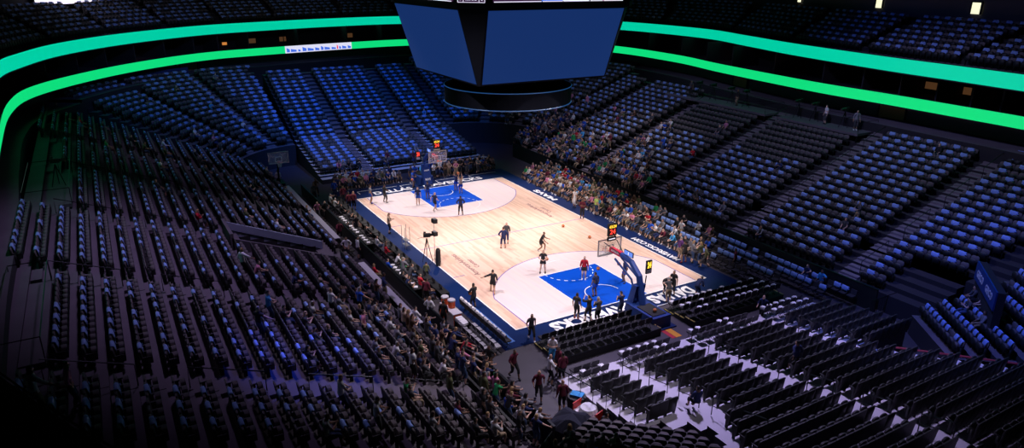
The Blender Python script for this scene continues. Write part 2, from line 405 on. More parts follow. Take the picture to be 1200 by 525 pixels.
def aisle(name, pts_fn, rows, w, label, m=M_step, rise=0.155, tr=TR):
    """pts_fn(k) -> (x,y,z, outward unit dir)"""
    b = MB()
    for k in rows:
        x, y, z, (dx, dy) = pts_fn(k)
        ang = math.atan2(dy, dx)
        b.box((x+dx*(tr*0.25), y+dy*(tr*0.25), z+0.01), (tr*0.5, w, 0.02), m, ang)
        b.box((x+dx*(tr*0.75), y+dy*(tr*0.75), z+rise/2), (tr*0.5, w, rise), m, ang)
    return tag(b.obj(name), label, 'aisle steps', kind='structure')
for s, nm in ((1, 'right'), (-1, 'left')):
    for i, ax in enumerate(AISLES):
        rows = [k for k in range(NSIDE-1) if not (s < 0 and i == 2 and k < 9)]
        aisle('aisle_steps', lambda k: (ax, s*(13.6+TR*k), zs(k), (0, s)), rows, 1.3, '%s aisle steps of the %s stand counted from the camera end' % (ORD[i], nm), M_step if s > 0 else M_conc)

# end stands -------------------------------------------------------
def zend(x, near=False):                       # surface height of the end stands by distance from court centre
    if x < 29 or near: return 0.45+0.19*(x-20.6)
    return 2.05+0.40*(x-29)
NE_ROWS = [20.6+0.8*k for k in range(24)]
FE_ROWS = [20.6+0.84*k for k in range(28)]
def ylim_near(x):                              # right-hand edge of the near end stand
    return 9.4 if x < 27 else 4.8+0.43*(x-27.2)
def yleft_near(x): return -8.9 if x < 26.5 else (-7.9 if x < 27.4 else (-7.1 if x < 28.2 else -6.6-0.5*(x-28.3)))
def tier_end(s, rows, tr, lo, hi, name, label, topm):
    b = MB()
    for x in rows:
        z = zend(x+0.01, s > 0); a, c = lo(x), hi(x)
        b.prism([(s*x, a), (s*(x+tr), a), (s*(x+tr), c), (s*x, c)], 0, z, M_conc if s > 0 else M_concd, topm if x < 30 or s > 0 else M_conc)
    return tag(b.obj(name), label, 'seating tier', kind='structure')
tier_end(1, NE_ROWS, 0.8, yleft_near, lambda x: ylim_near(x)+0.7, 'seating_tier_near_end', 'pale stepped decks of the near end stand', M_alu)
tier_end(-1, FE_ROWS, 0.84, lambda x: -9.0, lambda x: 9.0, 'seating_tier_far_end', 'stepped decks of the far end stand', M_alu)
NB = [('near end leftmost block', -8.6, -6.6), ('near end left-of-centre block', -5.2, -1.7),
      ('near end right-of-centre block', -0.3, 4.3), ('near end rightmost block', 5.5, 9.2)]
for bi, (ph, y0, y1) in enumerate(NB):
    for k, x in enumerate(NE_ROWS[2:]):
        a, c = y0, y1
        if bi == 0 and x > 26.7: continue
        if bi == 1 and x > 27.8: a, c = -6.2-0.5*(x-28.3), -1.35     # rows widen to the corner once the first aisle ends
        if bi == 2: c = 4.3 if x < 26.4 else ylim_near(x)
        if bi == 3 and x > 27.2: continue
        if c-a < 0.6: continue
        add_row([(x+0.45, y) for y in span(a, c)], lambda x, y: PI/2+PI, zend(x+0.01, True), ph, k, 0.0, kind='end')
FB = [('far end left block', -8.8, -4.6), ('far end middle block', -3.4, 3.6), ('far end right block', 4.8, 8.8)]
for bi, (ph, y0, y1) in enumerate(FB):
    for k, x in enumerate(FE_ROWS[1:]):
        if x > 43: continue
        if bi == 0 and x < 24.5: a = y0
        add_row([(-(x+0.45), y) for y in span(y0, y1)], lambda x, y: PI/2, zend(x+0.01), ph, k, 0.96)
for i, ay in enumerate((-5.9, -1.0, 4.9)):
    rows = [k for k, x in enumerate(NE_ROWS) if not (i == 0 and x > 27.6) and not (i == 2 and x > 27.0)]
    aisle('aisle_steps', lambda k: (NE_ROWS[k], ay, zend(NE_ROWS[k]+.01, True), (1, 0)), rows, 1.1, '%s aisle steps from left in the near end stand' % ORD[i], M_alu, 0.08, 0.8)
for i, ay in enumerate((-4.0, 4.2)):
    aisle('aisle_steps', lambda k: (-FE_ROWS[k], ay, zend(FE_ROWS[k]+.01), (-1, 0)), range(27), 1.1, '%s aisle steps in the far end stand' % ('left' if i == 0 else 'right'), M_step, 0.1)
# corner fans --------------------------------------------------------
def fan(cx, cy, sx, sy, a0, a1, rows, z_of, ph_l, aisles, name, label, shp, gap=0.035):
    b = MB()
    def P(r, a): return (cx+sx*r*math.cos(a), cy+sy*r*math.sin(a))
    n = 14
    for k in rows:
        r0 = 7.3+TR*k; r1 = r0+TR; z = z_of(k)
        for i in range(n):
            t0 = a0+(a1-a0)*i/n; t1 = a0+(a1-a0)*(i+1)/n
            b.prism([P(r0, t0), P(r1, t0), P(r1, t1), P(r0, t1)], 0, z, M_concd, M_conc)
        bounds = [a0]+list(aisles)+[a1]
        for j in range(len(bounds)-1):
            rr = r0+0.46; m = 0.55/rr; u0 = bounds[j]+m; u1 = bounds[j+1]-m
            cnt = int((u1-u0)*rr/0.52)
            if cnt < 1: continue
            pts = []
            for i in range(cnt):
                t = (u0+u1)/2 + (i-(cnt-1)/2)*0.52/rr; pts.append(P(rr, t))
            add_row(pts, lambda x, y: math.atan2(cy-y, cx-x)+PI/2, z, ph_l[j], k, shp)
    tag(b.obj(name), label, 'seating tier', kind='structure')
    for t in aisles:
        aisle('aisle_steps', lambda k: (*P(7.3+TR*k, t), z_of(k), (sx*math.cos(t), sy*math.sin(t))), rows, 1.1, 'aisle steps through the %s' % label.split('of the ')[-1])
zf = lambda k: 2.2+0.32*k
fan(-22, -9, -1, -1, math.radians(2), math.radians(64), range(0, 19), zf, ['far-left fan end block', 'far-left fan middle block', 'far-left fan side block'], [math.radians(21), math.radians(42)], 'seating_tier_far_left', 'stepped tier of the far left corner', 0.97)
fan(-22, 9, -1, 1, math.radians(2), math.radians(88), range(1, 19), zf, ['far-right fan end block', 'far-right fan middle block', 'far-right fan side block'], [math.radians(33), math.radians(62)], 'seating_tier_far_right', 'stepped tier of the far right corner', 0.9)
# near corners: straight wedges
def wedge(name, ph, n_ang, s, d0, z0, dz, nrow, lo, hi, label, shp):
    nx, ny = math.cos(n_ang), s*math.sin(n_ang); tx, ty = -ny, nx
    if s > 0: tx, ty = ny, -nx
    b = MB()
    for k in range(nrow):
        d = d0+TR*k; z = z0+dz*k; a, c = lo(k), hi(k)
        f = lambda d_, t: (nx*d_+tx*t, ny*d_+ty*t)
        c2 = c+(3.2 if s < 0 and k < 5 else (1.5 if s < 0 else 0))
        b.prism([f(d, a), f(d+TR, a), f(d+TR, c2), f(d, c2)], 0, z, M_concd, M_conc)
        add_row([f(d+0.46, t) for t in span(a+0.1, c-0.1)], lambda x, y: math.atan2(-ny, -nx)+PI/2, z, ph, k, shp)
    tag(b.obj(name), label, 'seating tier', kind='structure')
NA = math.radians(52)
# t axis for s>0: (ny,-nx) i.e. towards +x,-y
wedge('seating_tier_near_right', 'near right corner fan', NA, 1, 25.7, 1.2, 0.34, 16, lambda k: (12.9 if k < 4 else 13.2-0.7*(k-4)), lambda k: 17.9+0.6*k, 'stepped tier of the near right corner', 0.97)
wedge('seating_tier_near_left', 'near left corner fan', math.radians(42), -1, 25.8, 1.1, 0.33, 9, lambda k: 9.0-0.2*k, lambda k: 13.9+0.4*k, 'stepped tier of the near left corner', 0.0)

# ------------------------------------------------------------------ ring of ribbon boards, suites, upper deck
def catmull(P, n=6):
    out = []; K = len(P)
    for i in range(K):
        p0, p1, p2, p3 = (np.array(P[(i+j-1) % K], float) for j in range(4))
        for k in range(n):
            t = k/n; out.append(tuple(0.5*((2*p1)+(-p0+p2)*t+(2*p0-5*p1+4*p2-p3)*t*t+(-p0+3*p1-3*p2+p3)*t**3)))
    return out
LOW = [(34.6,-28.2),(28,-30.6),(17,-31.4),(6,-31.6),(-6,-32.2),(-17.5,-32.4),(-25.4,-31.2),(-33.6,-26.9),(-40.2,-21.7),(-45.7,-15.3),(-48.3,-8.9),(-51.3,4.7),(-51.7,15.1),
       (-45.5,27),(-33.1,34.5),(-20,35),(-9.9,32.9),(3.2,30.9),(11,30.6),(17,30.2),(22,29.8),(32,28.5),(42,25),(50,18),(54,8),(54,-6),(51,-16),(46,-21),(41,-24.5)]
UPP = [(34.6,-28.0),(28,-30.4),(17,-31.2),(6,-31.8),(-6,-32.2),(-15.9,-32.4),(-21.8,-31.4),(-29.6,-28.9),(-38,-23.7),(-46,-15.6),(-50,-7.9),(-54,4),(-54.6,15.2),(-48,27.5),
       (-34.2,36.2),(-19,38.0),(-9,35.2),(-.6,32.4),(10.4,29.9),(16.8,29.0),(22.1,28.2),(32,27),(42,24),(50,18),(54,8),(54,-6),(51,-16),(46,-21),(41,-24.3)]
LOWP = catmull(LOW); UPPP = catmull(UPP)
def normals(P):
    out = []
    for i in range(len(P)):
        a = np.array(P[i-1]); b_ = np.array(P[(i+1) % len(P)]); t = (b_-a)/np.linalg.norm(b_-a)
        n = np.array([-t[1], t[0]])
        if n @ (np.array(P[i])-np.array([0, 0])) < 0: n = -n
        out.append(n)
    return out
LN, UN = normals(LOWP), normals(UPPP)
def off(P, N, d): return [(P[i][0]+N[i][0]*d, P[i][1]+N[i][1]*d) for i in range(len(P))]
def band(mb, P, z0, z1, m, Q=None, idx=None):
    """vertical (or sloping, towards Q) strip round the ring"""
    Q = Q or P; n = len(P)
    for i in (idx if idx is not None else range(n)):
        j = (i+1) % n
        mb.add([(*P[i], z0), (*P[j], z0), (*Q[j], z1), (*Q[i], z1)], [(0, 1, 2, 3)], m)
M_gl = mat('green_led', (0.0, 0.1, 0.05), 0.5, emit=(0.004, 0.72, 0.20), estr=1.0)
M_gu = mat('teal_led', (0.0, 0.1, 0.07), 0.5, emit=(0.0, 0.60, 0.36), estr=1.0)
for z0, z1, P, N, m, nm, lab in ((9.6, 10.5, LOWP, LN, M_gl, 'lower', 'thin glowing green ribbon board, lower of the two'), (12.45, 13.55, UPPP, UN, M_gu, 'upper', 'wider glowing teal green ribbon board, upper of the two')):
    b = MB(); O = off(P, N, 0.25)
    lit = [i for i in range(len(P)) if not (P[i][0] > 14 and P[i][1] < 0) and not P[i][0] > 30]
    band(b, P, z0, z1, m, idx=lit); band(b, P, z0, z1, M_black, idx=[i for i in range(len(P)) if i not in lit]); band(b, P, z1, z1, M_black, O); band(b, O, z1, z0, M_black); band(b, O, z0, z0, M_black, P)
    rb = tag(b.obj('ribbon_board'), lab, 'led ribbon board')
    if nm == 'lower': LOWRIB = rb
    b = MB(); band(b, off(P, N, -0.03), z0-0.1, z0, M_black); band(b, off(P, N, -0.03), z1, z1+0.06, M_black)
    b.obj('board_frame', rb)
# white advertising run on the lower ribbon
M_wled = mat('white_led', (0.3, 0.3, 0.3), 0.5, emit=(0.80, 0.80, 1.0), estr=0.9)
M_bled = mat('blue_led', (0.02, 0.05, 0.3), 0.5, emit=(0.06, 0.16, 0.75), estr=1.0)
M_rled = mat('red_led', (0.3, 0.0, 0.02), 0.5, emit=(0.9, 0.02, 0.08), estr=1.0)
ad = MB(); idx = [i for i in range(len(LOWP)) if 322 < px(*LOWP[i], 10)[0] < 405 and LOWP[i][0] < -40]
INN = off(LOWP, LN, -0.04); band(ad, INN, 9.6, 10.5, M_wled, idx=idx); ad.obj('advert_screen', LOWRIB)
IN2 = off(LOWP, LN, -0.07)
r2 = random.Random(3)
A0 = np.array(IN2[idx[0]]); A1 = np.array(IN2[(idx[-1]+1) % len(IN2)])
def ringpt(t):
    f = t*len(idx); i = min(int(f), len(idx)-1); g = f-i
    a = np.array(IN2[idx[i]]); c = np.array(IN2[(idx[i]+1) % len(IN2)]); return a+(c-a)*g
t = 0.02
if px(*IN2[idx[0]], 10)[0] > px(*IN2[idx[-1]], 10)[0]: rev = True
else: rev = False
while t < 0.96:
    w = r2.uniform(0.03, 0.085); h = r2.choice([0.32, 0.4, 0.55]); red = 0.70 < t < 0.78
    if red: w = 0.02; h = 0.6
    a, c = ringpt(t), ringpt(min(t+w, 0.985))
    ad = MB(); ad.add([(*a, 9.72), (*c, 9.72), (*c, 9.72+h*0.62), (*a, 9.72+h)], [(0, 1, 2, 3)], M_rled if red else M_bled)
    ad.obj('sponsor_mark', LOWRIB); t += w + r2.uniform(0.012, 0.03)

# bowl back wall under the lower ribbon
b = MB(); W1 = off(LOWP, LN, 2.6)
band(b, W1, 0, 9.6, M_wall); band(b, off(LOWP, LN, 0.26), 9.58, 9.58, M_black, W1)
tag(b.obj('wall_lower_bowl'), 'painted wall behind the lower bowl under the ribbon board', 'wall', kind='structure')
b = MB(); band(b, off(LOWP, LN, -9), 5.8, 5.8, M_conc, W1)
# (the stands' own tops carry the concourse; this ledge only closes the gap at the back wall)
b = MB()
for i in range(len(LOWP)):
    j = (i+1) % len(LOWP); z = 8.0
    a = off(LOWP, LN, -0.6)
    if abs(LOWP[i][0]) > 30: z = 8.3; 
    b.add([(*a[i], z), (*a[j], z), (*W1[j], z), (*W1[i], z)], [(0, 1, 2, 3)], M_conc)
    b.add([(*a[i], z), (*a[j], z), (*a[j], z-3), (*a[i], z-3)], [(0, 1, 2, 3)], M_concd)
tag(b.obj('trim_1'), 'narrow concourse ledge behind the top rows of the bowl', 'concourse ledge', kind='structure')
# doors and openings in the back wall
M_warmwall = mat('warm_lit_wall', (0.30, 0.17, 0.06), 0.8)
M_warm = mat('warm_lamp', (0.3, 0.15, 0.05), 0.6, emit=(0.75, 0.26, 0.05), estr=0.8)
M_dimwarm = mat('dim_lit_room', (0.2, 0.1, 0.05), 0.6, emit=(0.06, 0.026, 0.010), estr=1.0)
M_doorlit = mat('lit_doorway', (0.5, 0.5, 0.4), 0.6, emit=(0.95, 0.93, 0.62), estr=1.1)
def near_i(P, u, v, z, far=True):
    best = min(range(len(P)), key=lambda i: (abs(px(P[i][0], P[i][1], z)[0]-u) if px(P[i][0], P[i][1], z)[2] > 1 else 1e9) + (abs(px(P[i][0], P[i][1], z)[1]-v)*2 if px(P[i][0], P[i][1], z)[2] > 1 else 0))
    return best
def wall_item(P, N, i, d, z, w, h, m, name, label, cat, fm=None, t=0.06, mark=None):
    n = N[i]; x, y = P[i][0]+n[0]*d, P[i][1]+n[1]*d; rz = math.atan2(n[1], n[0])-PI/2
    o = root(name, (x, y, z), rz, label, cat)
    b = MB(); b.box((0, 0, h/2), (w, t, h), m); b.obj('panel', o)
    b = MB(); f = fm or M_black
    for sx in (-1, 1): b.box((sx*(w/2+0.05), -0.02, h/2), (0.1, t+0.06, h+0.1), f)
    b.box((0, -0.02, h+0.05), (w+0.2, t+0.06, 0.1), f); b.obj('frame', o)
    if mark: mark(o)
    return o
for u, v, lab in ((868, 95, 'ochre lit doorway in the wall under the ribbon, right of the cameras'), (225, 80, 'ochre lit doorway in the wall above the far left fan'), (1050, 140, 'dim ochre doorway behind the right stand, near the corner')):
    i = near_i(W1, u, v, 9); wall_item(LOWP, LN, i, 2.5, 8.02, 2.4, 1.5, M_warmwall, 'doorway', lab, 'doorway')
for u, v, lab in ((930, 104, 'small red sign on the wall behind the tripod cameras'),):
    i = near_i(W1, u, v, 9); wall_item(LOWP, LN, i, 2.5, 8.9, 0.7, 0.35, mat('red_sign', (0.45, 0.03, 0.02), 0.6), 'wall_sign', lab, 'sign')
# suites between the ribbons
b = MB(); S1 = off(LOWP, LN, 4.6); S0 = off(LOWP, LN, 0.26)
band(b, S0, 9.9, 9.9, M_concd, off(LOWP, LN, 2.2)); band(b, off(LOWP, LN, 2.2), 9.9, 10.25, M_concd); band(b, off(LOWP, LN, 2.2), 10.25, 10.25, M_concd, S1)
band(b, S1, 9.9, 13.0, M_black); band(b, off(UPPP, UN, 0.2), 12.42, 12.42, M_black, off(UPPP, UN, 4.8))
tag(b.obj('suite_level'), 'dark suite level between the two ribbon boards', 'suite level', kind='structure')
k = 0
places = ['left of the scoreboard', 'right of the scoreboard']
for i in range(0, len(LOWP), 1):
    u, v, w = px(S1[i][0], S1[i][1], 11)
    if w < 1 or not (-20 < u < 1220) or i % 3: continue
    b = MB(); n = LN[i]; x, y = LOWP[i][0]+n[0]*2.2, LOWP[i][1]+n[1]*2.2; rz = math.atan2(n[1], n[0])-PI/2
    b.box((0, 0.6, 1.25), (0.14, 3.4, 2.5), M_concd)
    tag(b.obj('suite_partition', None, (x, y, 9.9), rz), 'dark partition between suites, %s from the far left' % ordw(k), 'partition'); k += 1
warmspots = [(143, 58, .5), (258, 44, .5), (292, 41, .9), (338, 40, 1.6), (408, 33, .9), (344, 57-20, .6), (843, 53, .6), (872, 62, 2.2), (916, 66, .8), (1068, 88, .8), (1105, 100, 3.0), (1130, 103, 1.2), (1178, 113, .6)]
for q, (u, v, w) in enumerate(warmspots):
    i = near_i(S1, u, v, 11.2)
    bright = q in (0, 1, 6)
    hang = wall_item(LOWP, LN, i, 4.45, 10.7, w*1.3, 0.6 if not bright else 0.35, M_warm if bright else M_dimwarm, 'suite_window', ('bright orange lamp glow' if bright else 'dim amber lit opening')+' in the suites, %s from left' % ordw(q), 'lit suite window')
# upper deck
UR = 8
b = MB()
for k in range(UR):
    P0, P1 = off(UPPP, UN, 0.8+0.85*k), off(UPPP, UN, 0.8+0.85*(k+1)); z = 13.5+0.36*k
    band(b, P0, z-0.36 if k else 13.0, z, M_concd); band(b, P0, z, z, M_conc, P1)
band(b, off(UPPP, UN, 0.25), 13.0, 13.0, M_concd, off(UPPP, UN, 0.8))
tag(b.obj('seating_tier_upper'), 'stepped upper deck above the ribbon boards', 'seating tier', kind='structure')
b = MB(); WU = off(UPPP, UN, 0.8+0.85*UR); band(b, WU, 13, 27.9, M_wall)
tag(b.obj('wall_upper'), 'painted outer wall above the upper deck', 'wall', kind='structure')
b = MB(); n = len(WU); b.v += [(*p, 28.0) for p in WU] + [(*p, 28.4) for p in WU]
b.f += [tuple(range(n)), tuple(range(n, 2*n))[::-1]]; b.m += [b.mi(M_black)]*2
tag(b.obj('ceiling'), 'dark arena roof', 'ceiling', kind='structure')
UPSEATS = []
for k in range(UR-1):
    P = off(UPPP, UN, 0.8+0.85*k+0.5); z = 13.5+0.36*k
    acc = 0.0; cnt = 0
    for i in range(len(P)):
        j = (i+1) % len(P); a = np.array(P[i]); c = np.array(P[j]); L = np.linalg.norm(c-a); d = (c-a)/L
        s_ = acc
        while s_ < L:
            p = a+d*s_
            ang = math.degrees(math.atan2(p[1]-0, p[0]*0.7))
            if (ang % 11.5) > 1.1 + 0.05*k and inview(p[0], p[1], z, 30):
                nn = UN[i]; UPSEATS.append((p[0], p[1], z, math.atan2(-nn[1], -nn[0])+PI/2, k, cnt)); cnt += 1
            s_ += 0.53
        acc = s_-L
for u, v, lab in ((934, 5, 'bright doorway at the top of the right upper deck, leftmost'), (1030, 12, 'bright doorway at the top of the right upper deck, middle one'), (1145, 22, 'bright doorway at the top of the right upper deck, rightmost')):
    i = near_i(WU, u, v, 17.4); nn = UN[i]
    o = root('lit_doorway', (WU[i][0]-nn[0]*0.1, WU[i][1]-nn[1]*0.1, 16.9), math.atan2(nn[1], nn[0])-PI/2, lab, 'doorway')
    b = MB(); b.box((0, 0, 0.45), (0.8, 0.05, 0.9), M_doorlit); b.obj('doorway_light', o)
    b = MB(); b.box((0.46, -0.03, 0.5), (0.12, 0.12, 1.0), M_concd); b.box((-0.46, -0.03, 0.5), (0.12, 0.12, 1.0), M_concd); b.box((0, -0.03, 0.96), (1.04, 0.12, 0.12), M_concd); b.obj('frame', o)
# big white video board on the far left, upper level
i = near_i(WU, 66, 0, 17.0); nn = UN[i]
p = (WU[i][0]-nn[0]*1.0, WU[i][1]-nn[1]*1.0)
o = root('video_screen', (p[0], p[1], 16.3), math.atan2(nn[1], nn[0])-PI/2, 'bright white video screen hung above the far left upper seats', 'video screen')
b = MB(); b.box((0, 0, 2.2), (8.8, 0.3, 4.4), mat('lit_white_screen', (0.4, 0.4, 0.4), 0.5, emit=(0.9, 0.82, 1.0), estr=1.2)); b.obj('screen', o)
b = MB(); b.box((0, 0.1, -0.06), (9.0, 0.5, 0.12), M_black); b.box((0, 0.3, 2.2), (9.0, 0.2, 4.6), M_black); b.obj('casing', o)

# ------------------------------------------------------------------ centre-hung scoreboard
sb = root('scoreboard', (0, 0, 12.8), 0, 'huge centre hung scoreboard with blank blue screens above the court', 'scoreboard')
M_scr = mat('blank_blue_screen', (0.003, 0.006, 0.015), 0.8, emit=(0.0072, 0.028, 0.130), estr=1.0, spec=0.05)
M_case = mat('scoreboard_casing', (0.003, 0.004, 0.009), 0.7, spec=0.1)
M_trim = mat('blue_edge_light', (0.02, 0.05, 0.1), 0.4, emit=(0.008, 0.05, 0.16), estr=1.0)
BX, TX, HB, HT, ZT = 5.15, 6.65, 4.95, 5.25, 4.9
b = MB()
def face_pts(k, hb, ht, z0=0.0, z1=ZT, o=0.0):
    c, s_ = [(1, 0), (0, 1), (-1, 0), (0, -1)][k]
    X0, X1 = BX + (TX-BX)*z0/ZT + o, BX+(TX-BX)*z1/ZT + o
    return [(c*X0 - s_*-hb, s_*X0 + c*-hb, z0), (c*X0 - s_*hb, s_*X0 + c*hb, z0), (c*X1 - s_*ht, s_*X1 + c*ht, z1), (c*X1 - s_*-ht, s_*X1 + c*-ht, z1)]
for k in range(4):
    F = face_pts(k, HB+0.12, HT+0.1); b.add(F, [(0, 1, 2, 3)], M_case)
    F2 = face_pts((k+1) % 4, HB+0.12, HT+0.1)
    b.add([F[1], F2[0], F2[3], F[2]], [(0, 1, 2, 3)], M_case)
T = [p for k in range(4) for p in (face_pts(k, HB+.12, HT+.1)[3], face_pts(k, HB+.12, HT+.1)[2])]
Bo = [p for k in range(4) for p in (face_pts(k, HB+.12, HT+.1)[0], face_pts(k, HB+.12, HT+.1)[1])]
b.add(T, [tuple(range(8))], M_case); b.add(Bo, [tuple(range(8))[::-1]], M_case)
b.prism([(p[0]*1.03, p[1]*1.03) for p in T], ZT, ZT+0.35, M_case)
b.prism([(p[0]*0.97, p[1]*0.97) for p in T], ZT+0.35, ZT+2.4, M_case)
b.obj('casing', sb)
for k in range(4):
    b = MB(); z0, z1 = 0.12, ZT-0.1
    F = face_pts(k, HB, HT, z0, z1, 0.03); b.add(F, [(0, 1, 2, 3)], M_scr); b.obj('video_panel', sb)
M_panelt = mat('dark_stat_panel', (0.02, 0.01, 0.03), 0.4, emit=(0.035, 0.012, 0.045), estr=1.0)
M_wtxt = mat('white_lit_lettering', (0.6, 0.6, 0.6), 0.5, emit=(0.85, 0.80, 1.0), estr=1.0)
M_pinkl = mat('pink_led', (0.3, 0.05, 0.2), 0.5, emit=(0.75, 0.15, 0.45), estr=1.0)
zt = ZT+0.36
for k, items in ((0, [('w', -5.0, -1.6, M_panelt), ('b', -1.5, 0.0, M_bled), ('w', 0.1, 2.1, M_wled), ('d', 2.2, 3.2, M_panelt), ('p', 3.3, 4.9, M_pinkl)]),
                 (3, [('w', -5.0, -1.2, M_pinkl), ('d', -1.1, 2.0, M_wled), ('w', 2.1, 4.9, M_panelt)])):
    for q, (kind, a, c, mm) in enumerate(items):
        b = MB(); ang = {0: 0, 3: -PI/2}[k]
        b.box((TX+0.18, (a+c)/2, zt+0.9), (0.12, c-a, 1.7), mm)
        o = b.obj('stat_panel', sb); o.rotation_euler = (0, 0, ang)
        b = MB()
        for zz in (zt+0.06, ): b.box((TX+0.25, (a+c)/2, zz), (0.02, c-a, 0.05), M_wtxt)
        o2 = b.obj('lit_edge', o)
# corner stat panel, near corner, reading BLOCKS with a zero on each side
cdir = math.atan2(-1, 1)
cp = ((TX+HT)/2+0.2, -(TX+HT)/2-0.2)
b = MB(); b.box((0, 0, 0.9), (0.12, 1.75, 1.7), M_panelt); cpan = b.obj('stat_panel', sb, (cp[0], cp[1], zt), cdir)
for txt, yy, w in (('BLOCKS', 0, 0.72), ('0', -0.68, 0.16), ('0', 0.68, 0.16)):
    l = link('lettering', text_fit(txt, w, 0.2, M_wtxt, 0.01, 0.02), cpan); l.matrix_local = frame_mat((0.08, yy, 0.25), (0, 1, 0), (0, 0, 1))
b = MB()
for yy in (-0.5, 0.5, -0.86, 0.86): b.box((0.07, yy, 0.9), (0.02, 0.03, 1.7), M_wtxt)
b.box((0.07, 0, 0.03), (0.02, 1.75, 0.03), M_wtxt); b.obj('lit_edge', cpan)
# hanging cables for the board
for sx in (-1, 1):
    for sy in (-1, 1): b = MB(); b.tube([(sx*4, sy*4, ZT+2.3), (sx*4, sy*4, 15.0)], 0.06, M_rail); b.obj('suspension_cable', sb)
# lower round board under it
b = MB(); R = 4.75
b.lathe([(R-0.35, 0), (R, 0), (R, 1.25), (R-0.35, 1.25), (R-0.35, 0)], M_case, n=64)
rg = root('ring_board', (0, 0, 10.75), 0, 'dark round ring board with blue edge lights under the scoreboard', 'ring board')
b.obj('ring', rg)
b = MB(); b.tube([(R*math.cos(2*PI*i/64), R*math.sin(2*PI*i/64), 0.03) for i in range(64)], 0.04, M_trim, 5, True)
b.tube([(R*math.cos(2*PI*i/64), R*math.sin(2*PI*i/64), 1.22) for i in range(64)], 0.035, M_trim, 5, True); b.obj('edge_light', rg)
for i in range(8):
    b = MB(); t = 2*PI*i/8; b.tube([(4.55*math.cos(t), 4.55*math.sin(t), 1.2), (3.6*math.cos(t), 3.6*math.sin(t), 1.95)], 0.05, M_rail, 5); b.obj('bracket', rg)
for i in range(14):
    t = 2*PI*i/14+0.1; b = MB(); b.box((0, 0, -0.12), (0.22, 0.18, 0.24), M_shell); b.box((0, 0, -0.26), (0.16, 0.14, 0.04), M_steel)
    b.obj('speaker', rg, (4.55*math.cos(t), 4.55*math.sin(t), 0), t)

# ------------------------------------------------------------------ seats
def seat_parts(uph, shell, down=False, end=False):
    P = {}
    b = MB(); b.panel(0.50 if not end else 0.515, 0.44 if not end else 0.14, 0.91 if not end else 0.94, 0.07, 0.14, 0.13, uph, shell, 0.12 if not end else 0.06, 3); P['backrest'] = b.mesh('backrest')
    b = MB()
    if down: b.panel(0.44, 0, 0.42, 0, 0.09, 0, uph, shell, 0.08, 2); me = b.mesh('seat_cushion'); me.transform(Matrix.Translation((0, 0.03, 0.38)) @ Matrix.Rotation(PI/2-0.06, 4, 'X'))
    else: b.panel(0.44, 0.36, 0.76, -0.23 if not end else -0.12, -0.06 if not end else -0.04, 0.0, shell, uph if not end else shell, 0.15, 3); me = b.mesh('seat_cushion')
    P['seat_cushion'] = me
    for sx in (-1, 1):
        b = MB(); b.box((sx*0.237, -0.02, 0.63), (0.04, 0.32, 0.04), shell); P['armrest%d' % sx] = b.mesh('armrest')
    for sx in (-1, 1):
        b = MB(); b.box((sx*0.237, 0.05, 0.305), (0.03, 0.14, 0.61), shell); P['leg%d' % sx] = b.mesh('leg')
    return P
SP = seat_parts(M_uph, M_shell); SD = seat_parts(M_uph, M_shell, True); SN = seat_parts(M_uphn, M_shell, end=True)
def join_tpl(P, extra=None):
    mats = []; V = []; F = []; MI = []
    for me in P.values():
        o = len(V); V += [tuple(v.co) for v in me.vertices]
        for p in me.polygons:
            F.append(tuple(o+i for i in p.vertices)); m = me.materials[p.material_index]
            if m not in mats: mats.append(m)
            MI.append(mats.index(m))
    me = bpy.data.meshes.new('tmp'); me.from_pydata(V, [], F)
    for m in mats: me.materials.append(m)
    me.polygons.foreach_set('material_index', MI); t = Tpl(me); bpy.data.meshes.remove(me); return t
T_SP, T_SD, T_SN = join_tpl(SP), join_tpl(SD), join_tpl(SN)
def shirt_mesh(seed):
    r = random.Random(seed); b = MB(); nx = 6
    # folds over the top edge of two neighbouring backrests
    prof = [(0.055, 0.64), (0.065, 0.74), (0.09, 0.84), (0.115, 0.925), (0.18, 0.94), (0.225, 0.91), (0.235, 0.84), (0.24, 0.76)]
    vs = []
    for i in range(nx+1):
        x = -0.24+0.48*i/nx
        for j, (y, z) in enumerate(prof):
            sag = (r.uniform(-0.02, 0.02), r.uniform(-0.012, 0.004), r.uniform(-0.02, 0.02))
            if j == 0: z += r.uniform(-0.06, 0.03)
            vs.append((x+sag[0], y-0.022+sag[1], z+sag[2]*0.6))
    m = len(prof); fs = [(i*m+j, (i+1)*m+j, (i+1)*m+j+1, i*m+j+1) for i in range(nx) for j in range(m-1)]
    b.add(vs, fs, M_shirt)
    # sleeve flap
    b.add([(0.22, 0.03, 0.90), (0.33, 0.02, 0.83), (0.31, 0.015, 0.74), (0.22, 0.02, 0.78)], [(0, 3, 2, 1)], M_shirt)
    me = b.mesh('tshirt')
    o = bpy.data.objects.new('tmp', me); COL.objects.link(o); md = o.modifiers.new('s', 'SOLIDIFY'); md.thickness = 0.012; md.offset = 0
    bpy.context.view_layer.update(); m2 = bpy.data.meshes.new_from_object(o.evaluated_get(bpy.context.evaluated_depsgraph_get())); bpy.data.objects.remove(o)
    return shade(m2)
SHM = [shirt_mesh(i) for i in range(4)]
SHN = SHM[1].copy(); SHN.transform(Matrix.Diagonal((0.68, 1, 1, 1))); T_SHM = [Tpl(m) for m in SHM]

